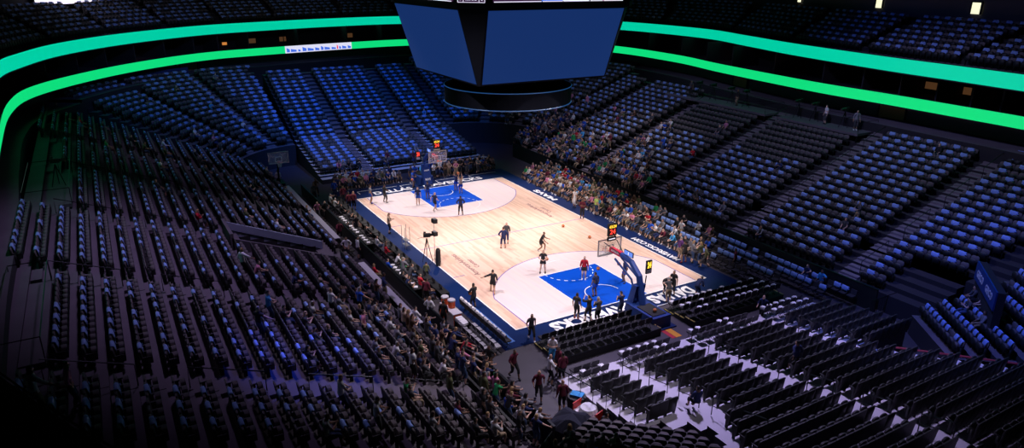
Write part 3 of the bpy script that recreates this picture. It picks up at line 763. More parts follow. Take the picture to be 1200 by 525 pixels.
# ------------------------------------------------------------------ people
def ik(a, b, l1, l2, pole):
    a = Vector(a); b = Vector(b); d = b-a; L = min(d.length, (l1+l2)*0.995)
    if L < 1e-4: L = 1e-4
    u = d.normalized(); x = (l1*l1-l2*l2+L*L)/(2*L); h = math.sqrt(max(l1*l1-x*x, 0))
    p = Vector(pole); p = p - u*(p.dot(u)); p = p.normalized() if p.length > 1e-5 else Vector((0, 0, 1))
    return a+u*x+p*h, a+u*L
def body_mesh(name, pelvis=(0, 0, 0.94), lean=0.03, side=0.0, wl=(0.27, -0.08, 0.86), wr=(-0.27, -0.08, 0.86), al=(0.11, 0.02, 0.08), ar=(-0.11, 0.02, 0.08),
              ep=(0, 1, 0.0), kp=(0, -1, 0.0), look=0.1, toe=(0, -1, -0.12), toer=None, fist=0.0):
    V = []; E = []; R = []; T = []
    def add(p, r, tag_, par=None):
        V.append(Vector(p)); R.append(r); T.append(tag_)
        if par is not None: E.append((par, len(V)-1))
        return len(V)-1
    pl = Vector(pelvis)
    Rm = Matrix.Rotation(lean, 3, 'X') @ Matrix.Rotation(side, 3, 'Y')   # lean>0 tips towards -Y
    T3 = lambda v: pl + Rm @ Vector(v)
    pe = add(pl, (0.155, 0.11), 'pelvis'); wa = add(T3((0, 0.01, 0.18)), (0.14, 0.10), 'torso', pe)
    ch = add(T3((0, 0.0, 0.37)), (0.165, 0.115), 'torso', wa); nb = add(T3((0, 0.01, 0.50)), (0.085, 0.07), 'torso', ch)
    nk = add(T3((0, 0.0, 0.57)), (0.055, 0.058), 'neck', nb)
    Rh = Matrix.Rotation(lean*0.4+look, 3, 'X')
    hb = V[nk]
    h1 = add(hb + Rh @ Vector((0, -0.015, 0.075)), (0.072, 0.085), 'head', nk); h2 = add(hb + Rh @ Vector((0, -0.005, 0.155)), (0.080, 0.098), 'head', h1)
    h3 = add(hb + Rh @ Vector((0, 0.0, 0.215)), (0.055, 0.065), 'head', h2)
    add(hb + Rh @ Vector((0, -0.118, 0.10)), (0.014, 0.018), 'face', h1)
    for sx in (-1, 1): add(hb + Rh @ Vector((sx*0.092, 0.005, 0.115)), (0.012, 0.022), 'face', h1)
    eye = [hb + Rh @ Vector((sx*0.032, -0.100, 0.135)) for sx in (-1, 1)]
    for sx, w in ((1, wl), (-1, wr)):
        sh = add(T3((sx*0.175, 0.0, 0.445)), (0.068, 0.062), 'torso', nb)
        el_, wr_ = ik(V[sh], w, 0.29, 0.26, (sx*0.35+ep[0]*sx, ep[1], ep[2]))
        m = add((V[sh]+el_)/2, (0.050, 0.050), 'uarm', sh); e = add(el_, (0.042, 0.042), 'farm', m); f = add((el_*0.55+wr_*0.45), (0.038, 0.038), 'farm', e); wv = add(wr_, (0.026, 0.030), 'hand', f)
        d = (wr_-el_).normalized(); lat = d.cross(Vector((sx, 0, 0.2))).normalized() if abs(d.x) < 0.9 else Vector((0, 1, 0)); nrm = d.cross(lat)
        pm = add(wr_+d*0.05, (0.036, 0.018), 'hand', wv)
        for q, (o, ln) in enumerate(((-0.030, 0.062), (-0.010, 0.075), (0.010, 0.072), (0.029, 0.058))):
            a = add(wr_+d*0.095+lat*o, (0.009, 0.009), 'hand', pm); bdir = (d*(1-fist)+nrm*(-sx)*(0.35+fist)).normalized()
            add(V[a]+bdir*ln, (0.007, 0.007), 'hand', a)
        th = add(wr_+d*0.045-lat*0.045, (0.011, 0.011), 'hand', pm); add(V[th]+(d*0.7-lat*0.6).normalized()*0.05, (0.009, 0.009), 'hand', th)
    for sx, an, td in ((1, al, toe), (-1, ar, toer or toe)):
        hp = add(pl+Vector((sx*0.095, 0, -0.04)), (0.098, 0.098), 'pelvis', pe)
        kn, an_ = ik(V[hp], an, 0.43, 0.43, (kp[0]*sx, kp[1], kp[2]))
        t = add(V[hp]*0.5+kn*0.5, (0.078, 0.082), 'thigh', hp); k = add(kn, (0.056, 0.058), 'shin', t); c = add(kn*0.62+an_*0.38, (0.054, 0.058), 'shin', k)
        a = add(an_, (0.036, 0.042), 'ankle', c); tdv = Vector(td).normalized()
        add(an_+Vector((0, 0, -0.035))+tdv*0.08, (0.042, 0.034), 'foot', a); b2 = add(an_+Vector((0, 0, -0.045))+tdv*0.165, (0.034, 0.024), 'foot', len(V)-1)
    me = bpy.data.meshes.new('sk'); me.from_pydata([tuple(v) for v in V], E, [])
    o = bpy.data.objects.new('sk', me); COL.objects.link(o)
    md = o.modifiers.new('skin', 'SKIN'); md.use_smooth_shade = True; md.branch_smoothing = 0.6
    sv = me.skin_vertices[0].data
    for i, r in enumerate(R):
        f = 1.0 if T[i] in ('head', 'face', 'hand') else 1.14
        sv[i].radius = (r[0]*f, r[1]*f)
    sv[0].use_root = True
    s2 = o.modifiers.new('sub', 'SUBSURF'); s2.levels = 1
    bpy.context.view_layer.update()
    bm_ = bpy.data.meshes.new_from_object(o.evaluated_get(bpy.context.evaluated_depsgraph_get())); bpy.data.objects.remove(o)
    bm_.materials.clear()
    # region of each face: nearest bone
    seg = [(V[a], V[c], T[c], T[a]) for a, c in E]
    A = np.array([s_[0] for s_ in seg]); B = np.array([s_[1] for s_ in seg]); TG = [s_[2] for s_ in seg]
    nv = len(bm_.vertices); co_ = np.empty(nv*3); bm_.vertices.foreach_get('co', co_); co_ = co_.reshape(-1, 3)
    no = np.empty(nv*3); bm_.vertices.foreach_get('normal', no); no = no.reshape(-1, 3)
    fc = np.array([list(p.center) for p in bm_.polygons])
    AB = B-A; t = np.clip(((fc[:, None, :]-A)*AB).sum(2)/np.maximum((AB**2).sum(1), 1e-9), 0, 1)
    near = np.argmin(np.linalg.norm(fc[:, None, :]-(A+t[..., None]*AB), axis=2), axis=1)
    reg = [TG[i] for i in near]; tt = t[np.arange(len(fc)), near]
    me_faces = [tuple(p.vertices) for p in bm_.polygons]
    def cut(test, d, nm, drop=None):
        fs = [f for i, f in enumerate(me_faces) if test(reg[i], tt[i], fc[i])]
        used = sorted({v for f in fs for v in f}); mp = {v: i for i, v in enumerate(used)}
        m = bpy.data.meshes.new(nm); m.from_pydata([tuple(co_[v]+no[v]*d) for v in used], [], [tuple(mp[v] for v in f) for f in fs]); shade(m); return m
    hc = hb + Rh @ Vector((0, 0.0, 0.13)); up = Rh @ Vector((0, 0, 1)); fw = Rh @ Vector((0, -1, 0))
    def is_hair(r, t_, c, long=False):
        if r not in ('head', 'face', 'neck'): return False
        q = Vector(c)-hc; return q.dot(up) > (0.045 + max(0, q.dot(fw))*0.5) or (q.dot(fw) < -0.02 and q.dot(up) > (-0.05 if not long else -0.2))
    D = dict(body=bm_,
        tee=cut(lambda r, t_, c: r in ('torso', 'uarm') or (r == 'pelvis' and c[2] > pl.z+0.02), 0.014, 'shirt'),
        long=cut(lambda r, t_, c: r in ('torso', 'uarm', 'farm') or (r == 'pelvis' and c[2] > pl.z-0.02) , 0.016, 'jacket'),
        pants=cut(lambda r, t_, c: r in ('pelvis', 'thigh', 'shin') , 0.011, 'trousers'),
        shorts=cut(lambda r, t_, c: r in ('pelvis', 'thigh'), 0.024, 'shorts'),
        shoes=cut(lambda r, t_, c: r == 'foot' and c[0] > 0, 0.012, 'shoe'), shoer=cut(lambda r, t_, c: r == 'foot' and c[0] <= 0, 0.012, 'shoe'),
        hair=cut(lambda r, t_, c: is_hair(r, t_, c), 0.012, 'hair'), lhair=cut(lambda r, t_, c: is_hair(r, t_, c, True), 0.022, 'hair'))
    e = MB()
    for p in eye: e.box(p, (0.018, 0.012, 0.01), M_shell)
    D['eyes'] = e.mesh('eyes')
    return D
POSE = {
 'stand': dict(),
 'hips': dict(wl=(0.20, -0.05, 0.98), wr=(-0.20, -0.05, 0.98), ep=(1.0, 0.5, 0), al=(0.17, 0, .08), ar=(-0.17, 0, .08)),
 'phone': dict(wl=(0.08, -0.32, 1.20), wr=(-0.08, -0.32, 1.20), ep=(0.5, 0.4, -1), look=0.35),
 'walk': dict(al=(0.10, -0.30, 0.09), ar=(-0.10, 0.30, 0.14), wl=(0.27, 0.15, 0.92), wr=(-0.27, -0.22, 0.95), pelvis=(0, 0, 0.90), lean=0.08),
 'dribble': dict(pelvis=(0, 0.05, 0.82), lean=0.45, al=(0.2, -0.25, 0.08), ar=(-0.18, 0.25, 0.10), wl=(0.22, -0.5, 0.95), wr=(-0.25, -0.45, 0.80), look=-0.2),
 'shoot': dict(wl=(0.10, -0.16, 1.86), wr=(-0.12, -0.20, 1.88), ep=(0.3, -0.8, 0), look=-0.3, lean=-0.03),
 'chest': dict(wl=(0.11, -0.30, 1.10), wr=(-0.11, -0.30, 1.10), ep=(1.0, 0.4, -0.4), al=(0.18, 0, .08), ar=(-0.18, -0.05, .08)),
 'reach': dict(wl=(0.66, -0.15, 1.10), wr=(-0.26, 0.1, 0.92), al=(0.12, -0.32, 0.08), ar=(-0.10, 0.34, 0.13), pelvis=(0, 0, 0.89), lean=0.10),
 'bend': dict(pelvis=(0, 0.12, 0.90), lean=1.05, wl=(0.18, -0.42, 0.72), wr=(-0.18, -0.42, 0.72), look=-0.3),
 'lean': dict(pelvis=(0, 0.05, 0.92), lean=0.42, wl=(0.14, -0.68, 1.06), wr=(-0.14, -0.68, 1.06), ep=(0.5, 0, -1)),
 'arm_out': dict(wr=(-0.55, -0.35, 1.12), wl=(0.25, -0.05, 0.9)),
 'camera': dict(wl=(0.12, -0.34, 1.50), wr=(-0.12, -0.22, 1.52), ep=(0.5, 0, -1), al=(0.16, -0.1, .08), ar=(-0.16, 0.1, .08)),
 'sit': dict(pelvis=(0, 0.0, 0.56), lean=-0.05, al=(0.12, -0.50, 0.08), ar=(-0.12, -0.47, 0.08), wl=(0.13, -0.34, 0.66), wr=(-0.13, -0.34, 0.66), kp=(0.15, -0.6, 1)),
 'sit_forward': dict(pelvis=(0, 0.0, 0.56), lean=0.42, al=(0.15, -0.42, 0.08), ar=(-0.15, -0.44, 0.08), wl=(0.07, -0.56, 0.66), wr=(-0.07, -0.56, 0.66), kp=(0.25, -0.6, 1), look=-0.2),
 'sit_phone': dict(pelvis=(0, 0.0, 0.56), lean=0.06, al=(0.12, -0.60, 0.08), ar=(-0.14, -0.45, 0.08), wl=(0.07, -0.34, 0.90), wr=(-0.07, -0.34, 0.90), ep=(0.5, 0.3, -1), kp=(0.15, -0.6, 1), look=0.35),
 'sit_wave': dict(pelvis=(0, 0.0, 0.56), lean=0.02, al=(0.16, -0.70, 0.08), ar=(-0.12, -0.50, 0.08), wl=(0.40, -0.42, 1.0), wr=(-0.13, -0.34, 0.66), kp=(0.15, -0.6, 1)),
}
BODY = {k: body_mesh(k, **v) for k, v in POSE.items()}
POSEW = {'stand': 'standing', 'hips': 'hands on hips', 'phone': 'hands raised', 'walk': 'walking', 'dribble': 'crouching', 'shoot': 'arms raised',
 'chest': 'hands together', 'reach': 'striding', 'bend': 'bending over', 'lean': 'reaching forward', 'arm_out': 'one arm out', 'camera': 'holding a camera', 'sit': 'seated',
 'sit_forward': 'seated forward', 'sit_phone': 'seated, hands up', 'sit_wave': 'seated'}
VAR = {}
def omesh(base, m):
    k = (base.name, m.name)
    if k not in VAR:
        c = base.copy(); c.materials.clear(); c.materials.append(m); VAR[k] = c
    return VAR[k]
PEOPLE = []       # queued: dict(pos, rz, pose, top, sleeve, bottom, shorts, shoes, hair, skin, label, prio, sc)
def person(x, y, z=0.0, rz=0.0, pose='stand', top='black', long=False, bottom='black', shorts=False, shoes='black', hair=0, lhair=False, skin=1, label=None, loc=None, sc=1.0, group=None):
    PEOPLE.append(dict(x=x, y=y, z=z, rz=rz, pose=pose, top=top, long=long, bottom=bottom, shorts=shorts, shoes=shoes, hair=hair, lhair=lhair, skin=skin, label=label, loc=loc, sc=sc, group=group))
def face_to(x, y, tx, ty): return math.atan2(ty-y, tx-x)+PI/2
def build_person(P):
    D = BODY[P['pose']]
    lab = P['label'] or '%s in %s, %s, %s' % ('person', P['top'], POSEW[P['pose']], P['loc'])
    o = link('person', omesh(D['body'], M_skin[P['skin']]), None, (P['x'], P['y'], P['z']), P['rz']); o.scale = (P['sc'],)*3
    tag(o, lab, 'person', P['group'])
    link('jacket' if P['long'] else 'shirt', omesh(D['long' if P['long'] else 'tee'], cloth(P['top'])), o)
    link('shorts' if P['shorts'] else 'trousers', omesh(D['shorts' if P['shorts'] else 'pants'], cloth(P['bottom'])), o)
    link('shoe', omesh(D['shoes'], cloth(P['shoes'])), o); link('shoe', omesh(D['shoer'], cloth(P['shoes'])), o)
    if P['hair'] is not None: link('hair', omesh(D['lhair' if P['lhair'] else 'hair'], M_hair[P['hair']]), o)
    link('eyes', D['eyes'], o)
    return o
TB = {}
def tb(me):
    if me.name not in TB: TB[me.name] = Tpl(me)
    return TB[me.name]
def person_stuff(P, items):
    D = BODY[P['pose']]; a = ((P['x'], P['y'], P['z']), P['rz'], P['sc'])
    items.append((tb(D['body']), *a, M_skin[P['skin']])); items.append((tb(D['long' if P['long'] else 'tee']), *a, cloth(P['top'])))
    items.append((tb(D['shorts' if P['shorts'] else 'pants']), *a, cloth(P['bottom']))); items.append((tb(D['shoes']), *a, cloth(P['shoes']))); items.append((tb(D['shoer']), *a, cloth(P['shoes'])))
    if P['hair'] is not None: items.append((tb(D['hair']), *a, M_hair[P['hair']]))

# players, coaches and crew, placed from where their feet stand
def pp(u, v, pose, top, bottom, face, label, **kw):
    x, y = at(u, v, 0.03); tx, ty = at(*face, 0.0) if isinstance(face, tuple) else {'c': (46, -27), 'court': (0, 0), 'near': (40, y), 'far': (-40, y), 'left': (x, -40), 'right': (x, 40)}[face]
    person(x, y, 0.03, face_to(x, y, tx, ty), pose, top, bottom=bottom, label=label, **kw)
W, B_, RB_, NV, GY, MR = 'white', 'black', 'royal blue', 'navy', 'grey', 'maroon'
pp(434.5, 238.5, 'stand', GY, RB_, (500, 230), 'player in grey shirt and blue shorts standing by the far left court corner', shorts=True, shoes=RB_, hair=0)
pp(451, 237.5, 'chest', B_, 'charcoal', (500, 225), 'person in black tee and dark trousers standing near the far left baseline', skin=2, shoes=GY)
pp(452.5, 226, 'stand', RB_, RB_, 'near', 'player in blue warm-ups standing beside the far baseline, left of the lane', shorts=True, skin=2) if False else None
pp(484, 219.5, 'chest', RB_, RB_, (540, 225), 'player in royal blue holding a ball behind the far baseline', shorts=True, skin=2)
pp(490, 240.5, 'stand', NV, RB_, 'c', 'player in navy tee and blue shorts standing just left of the far painted lane', shorts=True, shoes=W, skin=0, hair=1)
pp(501.5, 233.5, 'arm_out', NV, RB_, (490, 215), 'player in navy tee with arm out at left edge of far lane', shorts=True, shoes=B_, skin=2)
pp(509.5, 247, 'walk', NV, B_, (540, 235), 'bald coach in navy tee and black shorts near the far free throw line', shorts=True, shoes=W, skin=0, hair=None)
pp(534.5, 223.5, 'shoot', NV, RB_, (515, 195), 'player in navy tee shooting with arms up under the far basket', shorts=True, shoes=B_, skin=2)
pp(540, 227, 'shoot', 'beige', RB_, (520, 200), 'player in pale shirt with arms up beside the shooter in far lane', shorts=True, shoes=W, skin=1)
pp(540, 252, 'hips', NV, B_, (520, 200), 'coach all in dark navy, hands on hips, behind the far free throw line', long=True, skin=2, hair=0)
pp(456, 273.5, 'phone', 'beige', B_, 'court', 'long-haired woman in beige top and black trousers at the left sideline', hair=1, lhair=True, skin=0, long=True)
pp(589.7, 291, 'hips', NV, NV, (560, 200), 'man in blue suit standing at midcourt with his back to the camera', long=True, skin=1, hair=1)
pp(593.5, 285, 'stand', 'charcoal', NV, 'c', 'man in dark suit facing the camera behind the blue suit at midcourt', long=True, skin=0, hair=3)
pp(634, 294, 'dribble', B_, B_, (700, 300), 'player in black crouching mid stride right of midcourt', shorts=True, shoes=W, skin=2, hair=0)
pp(636, 319.5, 'chest', B_, B_, 'c', 'player in black tee holding a ball near the three point arc top', shorts=True, skin=0, hair=1)
pp(684, 327.5, 'stand', 'red', B_, 'c', 'player in red long-sleeved top and black shorts in the near lane', shorts=True, long=True, shoes=W, skin=0, hair=1)
pp(577.5, 344, 'reach', B_, B_, (575, 300), 'player in black warm-up striding with one arm flung out near left arc', shorts=True, long=True, shoes=W, skin=1, hair=0)
pp(555.5, 361.5, 'chest', B_, B_, (520, 345), 'man in black suit holding a ball on the left sideline', long=True, skin=2)
pp(622.5, 398.5, 'walk', 'charcoal', B_, (640, 430), 'man in dark shirt walking off at the near left court corner', skin=1, hair=0, shoes=W)
pp(675, 373.5, 'stand', B_, B_, (700, 350), 'curly-haired player in black standing by the lane in red shoes', long=False, shoes='red', skin=2, hair=0)
pp(689.5, 376.5, 'camera', B_, B_, 'far', 'camera operator in black shouldering a camera behind the near lane', skin=0, hair=1, long=True)
pp(700.5, 378.5, 'phone', 'charcoal', B_, 'far', 'person in dark outfit and grey cap on the near baseline', hair=3, skin=1, long=True)
pp(727, 371.5, 'phone', NV, 'denim', 'far', 'person in cap and jeans on the near baseline left of basket', hair=0, skin=1)
pp(697, 347.5, 'stand', NV, RB_, 'far', 'player in navy tee and blue shorts inside the near lane', shorts=True, shoes=B_, skin=2)
pp(731.5, 331.5, 'hips', NV, RB_, (700, 335), 'player in navy and blue reaching for a ball right of near lane', shorts=True, shoes=NV, skin=2)
pp(816.5, 348, 'bend', NV, NV, (845, 335), 'man in navy suit bending over at the near right corner', long=True, skin=0, hair=3)
pp(783, 354, 'lean', 'charcoal', 'khaki', (770, 340), 'man in dark shirt and khaki trousers leaning over near right baseline', skin=0, hair=3)
pp(779, 343.5, 'bend', B_, B_, (790, 352), 'man in black bending down on court, right of the basket', skin=0, hair=None)
pp(788, 345, 'stand', B_, B_, (780, 352), 'person in black cap and shirt beside the bending men right of basket', skin=1, hair=0)
pp(682, 255.5, 'phone', MR, B_, 'c', 'man in maroon jacket standing on the far right sideline', long=True, skin=2)
pp(698, 252, 'stand', 'lime', 'denim', 'right', 'person in lime green top and jeans by the right sideline', skin=0, hair=2)
pp(673.5, 243, 'stand', W, W, (650, 250), 'person in white standing at the right sideline left of maroon jacket', skin=1)
pp(796, 303, 'stand', 'purple', 'khaki', (810, 300), 'person in purple top and khaki trousers talking by the right sideline', skin=0, hair=3, long=True)
pp(801.5, 308, 'chest', B_, B_, (790, 300), 'player in black with red shoes by the right sideline', shorts=True, shoes='red', skin=2)
pp(810, 307.5, 'phone', GY, 'denim', (822, 308), 'blond woman in grey and jeans by the right sideline', long=True, hair=2, lhair=True, skin=0)
pp(820, 309.5, 'phone', 'olive', 'denim', (805, 305), 'blond woman in olive top near the right sideline', long=True, hair=2, lhair=True, skin=0)
pp(826, 313.5, 'walk', 'olive', 'charcoal', (800, 310), 'man in olive jacket walking near the right sideline', long=True, hair=1, skin=0)
pp(860, 317.5, 'stand', MR, B_, 'court', 'steward in maroon jacket before the right courtside chairs', long=True, skin=2)
pp(602, 442.5, 'walk', MR, B_, (640, 470), 'steward in maroon jacket at left of the near corner floor', long=True, skin=2)
pp(631, 468, 'walk', MR, B_, (640, 520), 'bald steward in maroon jacket walking across the near corner floor', long=True, skin=1, hair=None)
pp(643.5, 450, 'chest', W, B_, (700, 440), 'usher in black vest and white sleeves on the near corner floor', long=True, skin=1, hair=None)
pp(654.5, 440, 'stand', MR, B_, (630, 450), 'steward in maroon jacket behind the usher at near corner', long=True, skin=2)
pp(659, 448, 'stand', MR, B_, (640, 430), 'steward in maroon jacket at right of the near corner group', long=True, skin=2)
pp(647, 426, 'phone', W, 'sky blue', (640, 450), 'person in white shirt and pale blue trousers by the baseline chairs', skin=1)
pp(658.5, 482, 'stand', MR, B_, (620, 400), 'bald steward in maroon jacket behind the draped table', long=True, skin=1, hair=None)
pp(722, 492, 'arm_out', W, B_, (690, 480), 'usher in black vest and white sleeves by the popcorn cart', long=True, skin=1)
pp(708, 522, 'arm_out', 'charcoal', B_, (760, 500), 'man in dark grey shirt with arm out at the lower railing', skin=1)
pp(892, 375, 'walk', NV, B_, (870, 395), 'bald man in dark suit walking behind the right baseline chairs', long=True, skin=0, hair=None)
pp(403, 239, 'stand', MR, B_, 'near', 'steward in maroon jacket at far left floor, leftmost of three', long=True, skin=2)
pp(410, 247, 'stand', MR, B_, 'far', 'steward in maroon jacket at far left floor, middle of three', long=True, skin=2)
pp(415, 246, 'stand', MR, B_, (430, 235), 'bald steward in maroon jacket at far left floor, rightmost of three', long=True, skin=1, hair=None)
pp(373, 258, 'walk', 'pink', 'charcoal', 'near', 'man in pink shirt walking along the left floor aisle', skin=0)
pp(382, 258, 'hips', B_, B_, 'near', 'person in black tee beside the pink shirt on left floor', skin=0, hair=0)
pp(371, 230, 'chest', 'brown', B_, 'near', 'person in brown top at the far left tunnel', skin=2)
pp(369, 236, 'stand', 'charcoal', B_, 'near', 'person in dark clothes at the far left tunnel', skin=2)
pp(392.5, 232, 'stand', RB_, NV, 'near', 'man in blue suit near the far left baseline corner', long=True, skin=1)
pp(327, 219, 'stand', W, B_, 'near', 'usher in white shirt and black vest by the spare hoop', long=True, skin=2)
pp(407, 303, 'hips', W, B_, 'c', 'usher in black vest and white sleeves on the left floor aisle', long=True, skin=1)
pp(420, 303, 'stand', W, B_, 'right', 'second usher in white sleeves by the left press tables', long=True, skin=1)
pp(399, 283, 'walk', MR, B_, 'far', 'steward in maroon jacket walking the left floor aisle', long=True, skin=2)
pp(418, 276, 'stand', B_, B_, 'near', 'blond person in black dress standing on the left floor aisle', hair=2, lhair=True, skin=0)
pp(473.5, 329, 'chest', GY, GY, 'court', 'bald man in grey suit standing behind the press tables', long=True, skin=0, hair=3)
pp(500, 329, 'stand', 'olive', B_, (510, 300), 'person in dark green jacket crouched by the tripod camera', long=True, skin=1, sc=0.8)
pp(500, 355, 'stand', MR, B_, 'court', 'steward in maroon jacket behind the left courtside seats', long=True, skin=2)
pp(504, 378, 'hips', W, B_, (530, 360), 'usher in black vest and white sleeves beside the courtside rail', long=True, skin=1, hair=None)
pp(485, 436-40, 'walk', W, 'sky blue', (520, 380), 'person in white hoodie and pale cap at the left rail', long=True, skin=1) if False else None
pp(520, 383, 'stand', B_, B_, 'court', 'person in black standing by the bench coolers', long=True, skin=2)
pp(573, 438, 'hips', B_, B_, (560, 455), 'player in black at the rail signing for fans', shorts=True, skin=2)
def sitp(u, v, top, bottom, face, label, pose='sit', zc=0.02, **kw):
    x, y = at(u, v, 0.45); tx, ty = at(*face, 0.0) if isinstance(face, tuple) else {'court': (0, y*0.2), 'near': (40, y), 'far': (-40, y), 'left': (x, -40), 'right': (x, 40)}[face]
    person(x, y, zc, face_to(x, y, tx, ty), pose, top, bottom=bottom, label=label, **kw)
    return x, y

# ------------------------------------------------------------------ small chairs
def chair_parts(uph):
    P = {}
    b = MB(); b.panel(0.44, 0.50, 0.80, 0.16, 0.20, 0.18, uph, M_shell, 0.06, 2); P['backrest'] = b.mesh('backrest')
    b = MB(); b.box((0, -0.02, 0.45), (0.44, 0.42, 0.06), uph); b.box((0, -0.23, 0.445), (0.40, 0.03, 0.05), uph); P['seat'] = b.mesh('seat')
    for sx in (-1, 1):
        b = MB(); b.tube([(sx*0.225, -0.24, 0.02), (sx*0.225, 0.12, 0.47), (sx*0.225, 0.23, 0.76)], 0.013, M_rail, 5); P['leg%d1' % sx] = b.mesh('leg')
        b = MB(); b.tube([(sx*0.205, 0.22, 0.02), (sx*0.205, -0.16, 0.44)], 0.013, M_rail, 5); P['leg%d' % sx] = b.mesh('leg')
    return P
CP = chair_parts(M_uphn); CW = chair_parts(mat('pale_grey_vinyl', (0.36, 0.35, 0.38), 0.6))
T_CP = join_tpl(CP)
CHAIRS = []
def chair(x, y, z, rz, label, P=CP, group=None):
    o = root('folding_chair', (x, y, z), rz, label, 'chair', group)
    for k, me in P.items(): link(k.rstrip('-1'), me, o)
    return o
paper_me = None
b = MB(); b.box((0, 0, 0.01), (0.30, 0.24, 0.02), M_paper, 0.2); b.box((0.03, 0.02, 0.028), (0.20, 0.17, 0.016), M_paper, -0.3); PAPER = b.mesh('paper_bundle')
b = MB(); b.box((0, 0, 0.045), (0.32, 0.26, 0.09), M_paper, 0.1); b.box((0.02, 0, 0.11), (0.26, 0.2, 0.04), M_paper, -0.25); BUNDLE = b.mesh('white_bundle')

# ------------------------------------------------------------------ walls, rails and dashers round the floor
b = MB(); b.box((3.3, -11.7, 0.55), (42.4, 0.08, 1.1), M_shell); b.box((3.3, -11.7, 1.12), (42.4, 0.12, 0.05), M_rail)
tag(b.obj('courtside_barrier'), 'long black waist-high barrier along the left courtside floor', 'barrier', kind='structure')
for x0, x1, lab in ((-17.5, -2.2, 'white topped dasher wall of the left stand, beyond the tunnel'), (3.0, 13.0, 'white topped dasher wall of the left stand, near the tunnel')):
    b = MB(); b.box(((x0+x1)/2, -13.22, 0.62), (x1-x0, 0.12, 1.24), M_shell); b.box(((x0+x1)/2, -13.12, 1.26), (x1-x0, 0.42, 0.05), M_parw)
    tag(b.obj('dasher_wall'), lab, 'dasher wall', kind='structure')
b = MB(); b.box((18.4, -13.22, 0.6), (10.6, 0.12, 1.2), M_shell); tag(b.obj('dasher_wall'), 'black dasher wall of the left stand behind the crowd', 'dasher wall', kind='structure')
b = MB(); b.box((1.0, 13.1, 0.75), (44.6, 0.12, 1.5), M_shell); b.box((1.0, 13.1, 1.52), (44.6, 0.16, 0.05), M_rail)
tag(b.obj('dasher_wall'), 'black dasher wall in front of the right stand', 'dasher wall', kind='structure')
# left vomitory
b = MB(); b.box((-0.16, -17.8, 3.0), (0.16, 6.2, 0.1), M_wall)
def ramp_wall(x, w, m, h, y0=-14.8, y1=-20.9, step=False):
    b = MB(); a0 = 1.5+h; a1 = 4.0+h
    vs = [(x-w/2, y0, 0), (x+w/2, y0, 0), (x+w/2, y1, 0), (x-w/2, y1, 0), (x-w/2, y0, a0), (x+w/2, y0, a0), (x+w/2, y1, a1), (x-w/2, y1, a1)]
    b.add(vs, [(0, 1, 2, 3), (4, 7, 6, 5), (0, 4, 5, 1), (1, 5, 6, 2), (2, 6, 7, 3), (3, 7, 4, 0)][:], m); return b
M_vom = mat('blue_grey_painted_wall', (0.30, 0.33, 0.46), 0.7, noise=(1, 0.1))
w1 = tag(ramp_wall(-0.2, 0.16, M_vom, 0.55, -14.8, -20.9).obj('wall_tunnel_far'), 'blue grey parapet wall on the far side of the left tunnel', 'parapet wall', kind='structure')
b = MB(); b.tube([(-0.1, -15.0, 1.55), (-0.1, -20.6, 3.9)], 0.03, M_rail, 5); b.obj('handrail', w1)
tag(ramp_wall(2.9, 0.2, M_conc, 0.45, -14.6, -21.0).obj('wall_tunnel_near'), 'concrete parapet wall on the near side of the left tunnel', 'parapet wall', kind='structure')
b = MB(); b.box((1.35, -21.0, 2.3), (3.3, 0.2, 4.9), M_conc); tag(b.obj('wall_tunnel_back'), 'concrete wall closing the back of the left tunnel', 'parapet wall', kind='structure')

def handrail(pts, label, r=0.022, posts=True, cat='handrail'):
    b = MB(); b.tube(pts, r, M_rail, 6)
    o = tag(b.obj('handrail'), label, cat)
    if posts:
        for p in pts[::max(1, (len(pts)-1))]:
            b = MB(); b.tube([(p[0], p[1], p[2]-0.9), p], r, M_rail, 6); b.obj('post', o)
    return o
def aisle_loop(x, y, z, dx, dy, L, label):
    """hooped aisle rail rising along (dx,dy)"""
    sl = 0.22*L
    b = MB(); P = [(x, y, z), (x, y, z+0.85), (x+dx*0.08, y+dy*0.08, z+0.9), (x+dx*(L-0.08), y+dy*(L-0.08), z+0.9+sl), (x+dx*L, y+dy*L, z+0.85+sl), (x+dx*L, y+dy*L, z+sl)]
    b.tube(P, 0.022, M_rail, 6); b.tube([(x, y, z+0.45), (x+dx*L, y+dy*L, z+0.45+sl)], 0.018, M_rail, 6)
    return tag(b.obj('handrail'), label, 'handrail')
k = 0
for ay, xs in ((-5.9, (22.0, 24.0, 26.0, 28.0, 29.6)), (-1.0, (21.8, 23.8, 26.2, 29.0, 31.6, 34.0)), (4.9, (21.8, 24.0, 26.0))):
    for j, x in enumerate(xs):
        aisle_loop(x, ay, zend(x, True), 1, 0, 1.25, 'dark hooped handrail, %s up the %s aisle of the near end stand' % (ORD[j], {-5.9: 'left', -1.0: 'middle', 4.9: 'right'}[ay])); k += 1
for s, nm in ((1, 'right'), (-1, 'left')):
    for i, ax in enumerate(AISLES):
        for j, kk in enumerate((1, 6, 11, 16)):
            if s < 0 and i == 2 and kk < 9: continue
            y = 13.6+TR*kk; z = zs(kk)
            b = MB(); L = 2.6
            b.tube([(ax+0.5, s*y, z), (ax+0.5, s*y, z+0.85), (ax+0.5, s*(y+L), z+0.85+0.37*L), (ax+0.5, s*(y+L), z+0.37*L)], 0.025, M_rail, 5)
            tag(b.obj('handrail'), 'aisle handrail, %s up from the front, %s aisle of %s stand' % (ORD[j], ORD[i], nm), 'handrail')
